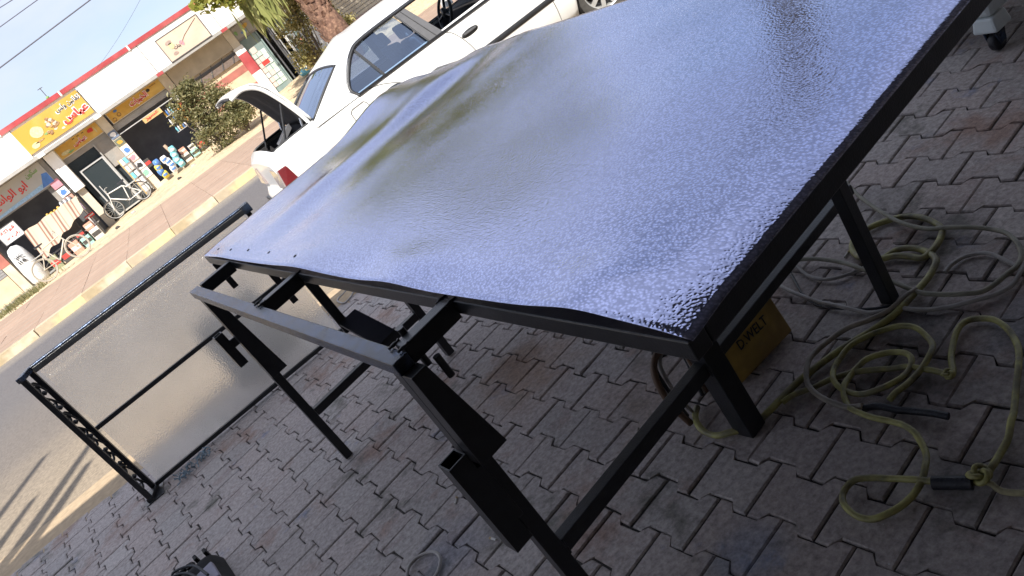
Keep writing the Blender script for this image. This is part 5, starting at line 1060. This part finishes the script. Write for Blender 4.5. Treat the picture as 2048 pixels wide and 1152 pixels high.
def leaves(mb, rs, center, rad, n, size, slim=.45, clumps=12, spread=.35, inner=.2):
    cs = []
    for k in range(clumps):
        while True:
            p = Vector((rs.uniform(-1, 1), rs.uniform(-1, 1), rs.uniform(-1, 1)))
            if inner < p.length < 1: break
        cs.append(Vector((p.x*rad[0], p.y*rad[1], p.z*rad[2]))*.82)
    for i in range(n):
        c = rs.choice(cs); d = Vector((rs.gauss(0, 1), rs.gauss(0, 1), rs.gauss(0, .8))); p = Vector(center)+c+Vector((d.x*rad[0], d.y*rad[1], d.z*rad[2]))*spread*.55
        a = Vector((rs.gauss(0, 1), rs.gauss(0, 1), rs.gauss(.2, .8))).normalized(); b_ = a.cross(Vector((rs.gauss(0, 1), rs.gauss(0, 1), rs.gauss(0, 1)))).normalized(); s = size*rs.uniform(.6, 1.3)
        mb.add([p-a*s*.5, p+b_*s*slim*.5, p+a*s*.5, p-b_*s*slim*.5], [(0, 1, 2, 3)])
    return cs
def branchy(mb, rs, base, tips, r0, r1):
    for tp in tips:
        q = Vector(base); tp = Vector(tp); mid = q.lerp(tp, .5)+Vector((rs.uniform(-.1, .1), rs.uniform(-.1, .1), .08))*(tp-q).length
        mb.tube(smooth_path([q, mid, tp], 4), lambda t: r0+(r1-r0)*t, 5)
def shrub(x, y, z, clumps_, m, label, n, size, seed, slim=.4, spread=.4):
    rs = random.Random(seed); o = thing('shrub', (x, y, z), label, 'shrub'); lf = MB(); st = MB()
    for (c, r) in clumps_:
        cs = leaves(lf, rs, c, r, n, size, slim, 14, spread); branchy(st, rs, (x+rs.uniform(-.1, .1), y, z), [Vector(c)+q for q in cs[:9]], .028, .006)
    tag(lf.build('foliage', m, o), kind='stuff'); st.build('stems', BARKG, o); done(o)
shrub(2.05, 26.3, .22, (((2.0, 26.3, .75), (.85, .6, .6)), ((2.55, 26.4, 1.5), (.7, .6, .6)), ((1.85, 26.2, 1.75), (.5, .45, .55)), ((2.25, 26.4, 2.15), (.45, .4, .45))), LEAF_O, 'large loose olive shrub on the dirt between the car boot and the shops', 2400, .11, 3)
shrub(2.95, 25.9, .22, (((2.85, 25.9, .65), (.55, .5, .5)), ((3.15, 26.0, 1.05), (.45, .4, .4))), LEAF_O, 'smaller olive shrub close behind the raised boot lid', 2000, .11, 5)
shrub(5.75, 24.9, .3, (((5.6, 24.9, 1.0), (.5, .4, .6)), ((5.75, 24.9, 1.75), (.6, .4, .5)), ((6.05, 24.9, 2.3), (.4, .4, .4))), LEAF_Y, 'sunlit yellow leaved shrub left of the thick palm trunk', 1100, .10, 8, .55)
shrub(7.0, 25.0, .3, (((6.95, 25.0, 1.5), (.25, .3, 1.0)), ((7.2, 25.1, .8), (.4, .3, .5))), LEAF_Y, 'narrow yellow leaved shrub right of the thick palm trunk', 900, .10, 9, .55)
# grass tuft at the far left
o = thing('grass_tuft', (-5.0, 25.4, .1), 'patch of dry olive grass at the kerb of the dirt verge on the far left', 'grass'); g = MB(); rs = random.Random(2)
for i in range(900):
    x, y = -5.0+rs.gauss(0, .42), 25.2+rs.gauss(0, .45); h = rs.uniform(.08, .24); a = rs.uniform(0, 6.3); dx, dy = math.cos(a)*.012, math.sin(a)*.012; lx, ly = rs.gauss(0, .06), rs.gauss(0, .06)
    g.add([(x-dx, y-dy, .11), (x+dx, y+dy, .11), (x+lx, y+ly, .11+h)], [(0, 1, 2)])
tag(g.build('grass_blades', LEAF_O, o), kind='stuff'); done(o)
# thick palm with old leaf boots; green fronds hang from a crown above the photo
pt = thing('palm_tree', (6.42, 24.0, .25), 'thick palm with a shaggy brown trunk and hanging green fronds behind the car', 'palm tree')
tr = MB(); H_ = 5.4
tr.tube([(6.42+.05*math.sin(k*.8), 24.0, .1+H_*k/14) for k in range(15)], lambda t: .36+.05*math.sin(t*9)-.04*t, 16); tr.build('trunk', BARK, pt)
rs = random.Random(11); bt = MB()
for k in range(300):
    h = rs.uniform(.2, H_); a = rs.uniform(0, 2*math.pi); r = .345; d = Vector((math.cos(a), math.sin(a), 0)); s_ = Vector((-math.sin(a), math.cos(a), 0)); p = Vector((6.42, 24.0, .1+h))+d*r; wd = rs.uniform(.05, .12); ln = rs.uniform(.10, .26); oo = rs.uniform(.03, .12)
    bt.add([p-s_*wd, p+s_*wd, p+s_*wd*.5+d*oo+Vector((rs.gauss(0, .03), 0, ln)), p-s_*wd*.5+d*oo+Vector((0, rs.gauss(0, .03), ln)), p+d*oo*.4-s_*wd*.6, p+d*oo*.4+s_*wd*.6], [(0, 1, 2, 3), (4, 5, 2, 3), (0, 4, 3), (1, 5, 2)])
tag(bt.build('leaf_boots', BARK, pt), kind='stuff')
def frond(org, az, length, rise, droop, seed, name='frond'):
    rs = random.Random(seed); pts = []; d = Vector((math.cos(az), math.sin(az), 0))
    for k in range(15):
        t = k/14; pts.append(Vector(org)+d*length*(t-.28*t*t*droop)+Vector((0, 0, rise*t-droop*length*.62*t*t)))
    mb = MB(); mb.tube(pts, lambda t: .03*(1-t)+.006, 5)
    for k in range(2, 15):
        for q in range(3):
            t = (k+q/3-1)/14
            if t > 1: continue
            i = min(13, int(t*14)); p = pts[i].lerp(pts[i+1], t*14-i); dd = (pts[i+1]-pts[i]).normalized(); sd_ = dd.cross(Vector((0, 0, 1)))
            if sd_.length < .1: sd_ = Vector((-d.y, d.x, 0))
            sd_.normalize(); L = (.55-.25*t)*rs.uniform(.8, 1.15)
            for s_ in (-1, 1):
                e = p+dd*L*.55+sd_*s_*L*.55+Vector((0, 0, -L*rs.uniform(.35, .8))); m_ = p.lerp(e, .45)+Vector((0, 0, .06)); wv = dd*.017
                mb.add([p-wv, p+wv, m_+wv, m_-wv, e], [(0, 1, 2, 3), (3, 2, 4)])
    return mb.build(name, FROND, pt)
for k in range(22):
    frond((6.42, 24.0, 5.3+.02*k), k*2.399+.3, rs.uniform(2.2, 3.0), rs.uniform(.2, 2.6), rs.uniform(.55, 1.25), k)
for k, (dx, dy) in enumerate(((-1.45, -.35), (-1.2, -.5), (-1.6, -.1), (-1.05, -.2))):      # skirt of hanging fronds on the street side
    mb = MB(); rr = random.Random(40+k)
    mb.tube(smooth_path([(6.42, 24, 5.2), (6.42+dx*.6, 24+dy*.6, 5.3), (6.42+dx, 24+dy, 4.6), (6.42+dx*1.03, 24+dy, 3.6)], 5), .022, 5)
    for i in range(170):
        z0 = rr.uniform(3.0, 4.5); x = 6.42+dx*1.0+rr.gauss(0, .13); y = 24+dy+rr.gauss(0, .12); L = rr.uniform(.55, 1.15); wv = rr.uniform(.006, .011)
        mb.add([(x-wv, y, z0), (x+wv, y, z0), (x+wv*.8+rr.gauss(0, .05), y, z0-L*.7), (x+rr.gauss(0, .07), y, z0-L)], [(0, 1, 2, 3)])
    mb.build('frond', FROND, pt)
done(pt)
# leafy street tree whose lower twigs hang into the top of the photo
def tree(x, y, z, trunk, crown, label, m, seed, n, size=.16):
    rs = random.Random(seed); o = thing('leafy_tree', (x, y, z), label, 'tree'); st = MB(); st.tube(smooth_path(trunk, 6), lambda t: .17-.09*t, 10); lf = MB()
    for c, r, k in crown:
        cs = leaves(lf, rs, c, r, int(n*k), size, .5, 26, .36, .3); branchy(st, rs, trunk[-1], [Vector(c)+q for q in cs[:10]], .05, .01)
    st.build('trunk', BARKG, o); tag(lf.build('crown', m, o), kind='stuff'); done(o)
tree(6.75, 24.7, .25, [(6.75, 24.7, .1), (6.8, 24.7, 1.6), (6.7, 24.7, 3.2), (6.9, 24.7, 4.6)], [((8.2, 25.0, 6.1), (3.8, 1.8, 2.5), 3.0), ((5.3, 24.2, 5.0), (1.7, 1.2, 1.3), .8), ((4.25, 23.4, 3.75), (.85, .6, .8), .08), ((10.8, 25.2, 6.6), (1.8, 1.4, 1.6), .7)],
     'grey stemmed leafy tree over the shops, right behind the thick palm', LEAF_G, 21, 11000, .22)
tree(12.5, 25.5, .3, [(12.5, 25.5, .1), (12.6, 25.5, 2.5), (12.4, 25.5, 5.0)], [((12.4, 25.5, 6.4), (2.4, 1.8, 1.9), 1)], 'leafy tree farther along the far pavement, out to the right', LEAF_G, 22, 4200)
# bare trunk bending over by the near kerb at the right, added out of view to mirror as the dark streak
kp = thing('streak_trunk', (5.95, 6.5, 0), 'bare dark trunk shape added by the near kerb to mirror as a dark streak', 'added trunk')
DBARK = mat('dark weathered bark', (.050, .044, .040), .95, 0, .3, 9, .7, 50)
MB().tube(smooth_path([(5.95, 6.5, -.05), (5.85, 6.5, 1.3), (5.92, 6.5, 2.7), (6.03, 6.5, 3.7), (5.88, 6.5, 4.2), (5.5, 6.5, 4.44), (5.0, 6.5, 4.6), (4.5, 6.5, 4.68)], 6), lambda t: .215-.17*t, 12).build('trunk', DBARK, kp)
for p, q in (((6.0, 6.5, 3.7), (6.6, 6.6, 5.0)), ((4.55, 6.5, 4.67), (4.0, 6.4, 5.0)), ((4.55, 6.5, 4.67), (4.1, 6.7, 4.7))):
    p, q = Vector(p), Vector(q); MB().tube(smooth_path([p, p.lerp(q, .5)+Vector((.05, .04, .1)), q], 4), lambda t: .045-.035*t, 6).build('branch', DBARK, kp)
done(kp)

# overhead wires
WIRE = mat('overhead wire', (.10, .10, .12), .6, 0, .1, 10, 0)
def wire(p, q, sag, r, label):
    p, q = Vector(p), Vector(q); pts = [p.lerp(q, i/24)-Vector((0, 0, sag*4*(i/24)*(1-i/24))) for i in range(25)]
    o = thing('overhead_wire', tuple(p), label, 'wire'); MB().tube(pts, r, 5).build('cable', WIRE, o); done(o)
def ext(a, c, y, k0, k1):      # extend a wire through two measured points far beyond the frame
    a, c = Vector((a[0], y, a[1])), Vector((c[0], y, c[1])); d = c-a; return a-d*k0, c+d*k1
for a, c, r, lb in (((-1.60, 3.74), (2.08, 4.08), .014, 'thickest overhead wire, lowest and nearest the roof line'), ((-.46, 5.03), (.46, 5.08), .010, 'thin overhead wire high in the left sky'), ((-.21, 5.32), (.08, 5.32), .010, 'thin overhead wire in the very corner of the sky')):
    p, q = ext(a, c, 20, 5 if a[0] < -1 else 18, 5 if a[0] < -1 else 18); wire((p.x, 20, max(3.2, p.z)), (q.x, 20, q.z), 0, r, lb)
wire((FX(-.3, 29), 29.3, 4.0), (FX(3.4, 24), 24, 4.6), .12, .004, 'faint slack wire rising from the roof of the open shop to the tree')
GROUPS = {'hose': 'hoses lying on the pavers', 'cable': 'cables lying on the pavers', 'cigarette butt': 'cigarette butts on the pavers', 'sign': 'signs on the shop fronts',
          'poster': 'posters and notices pasted by the shops', 'carton': 'cartons under the striped stall', 'bag': 'bags of goods by the shops', 'shelf': 'bottle shelves in the open shop',
          'bicycle': 'bicycles before the shops', 'stone': 'stones on the dirt verge', 'shrub': 'shrubs before the shops', 'tree': 'leafy trees behind the car', 'wire': 'overhead wires', 'knot': 'knots in the yellow hose', 'palm tree': 'palms along the road', 'rack': 'racks of goods by the shops'}
for ob in bpy.data.objects:
    if ob.parent is None and ob.get('category') in GROUPS: ob['group'] = GROUPS[ob['category']]
# broken cloud and sky come from the world; strip helper properties
for ob in bpy.data.objects:
    if 'org' in ob: del ob['org']
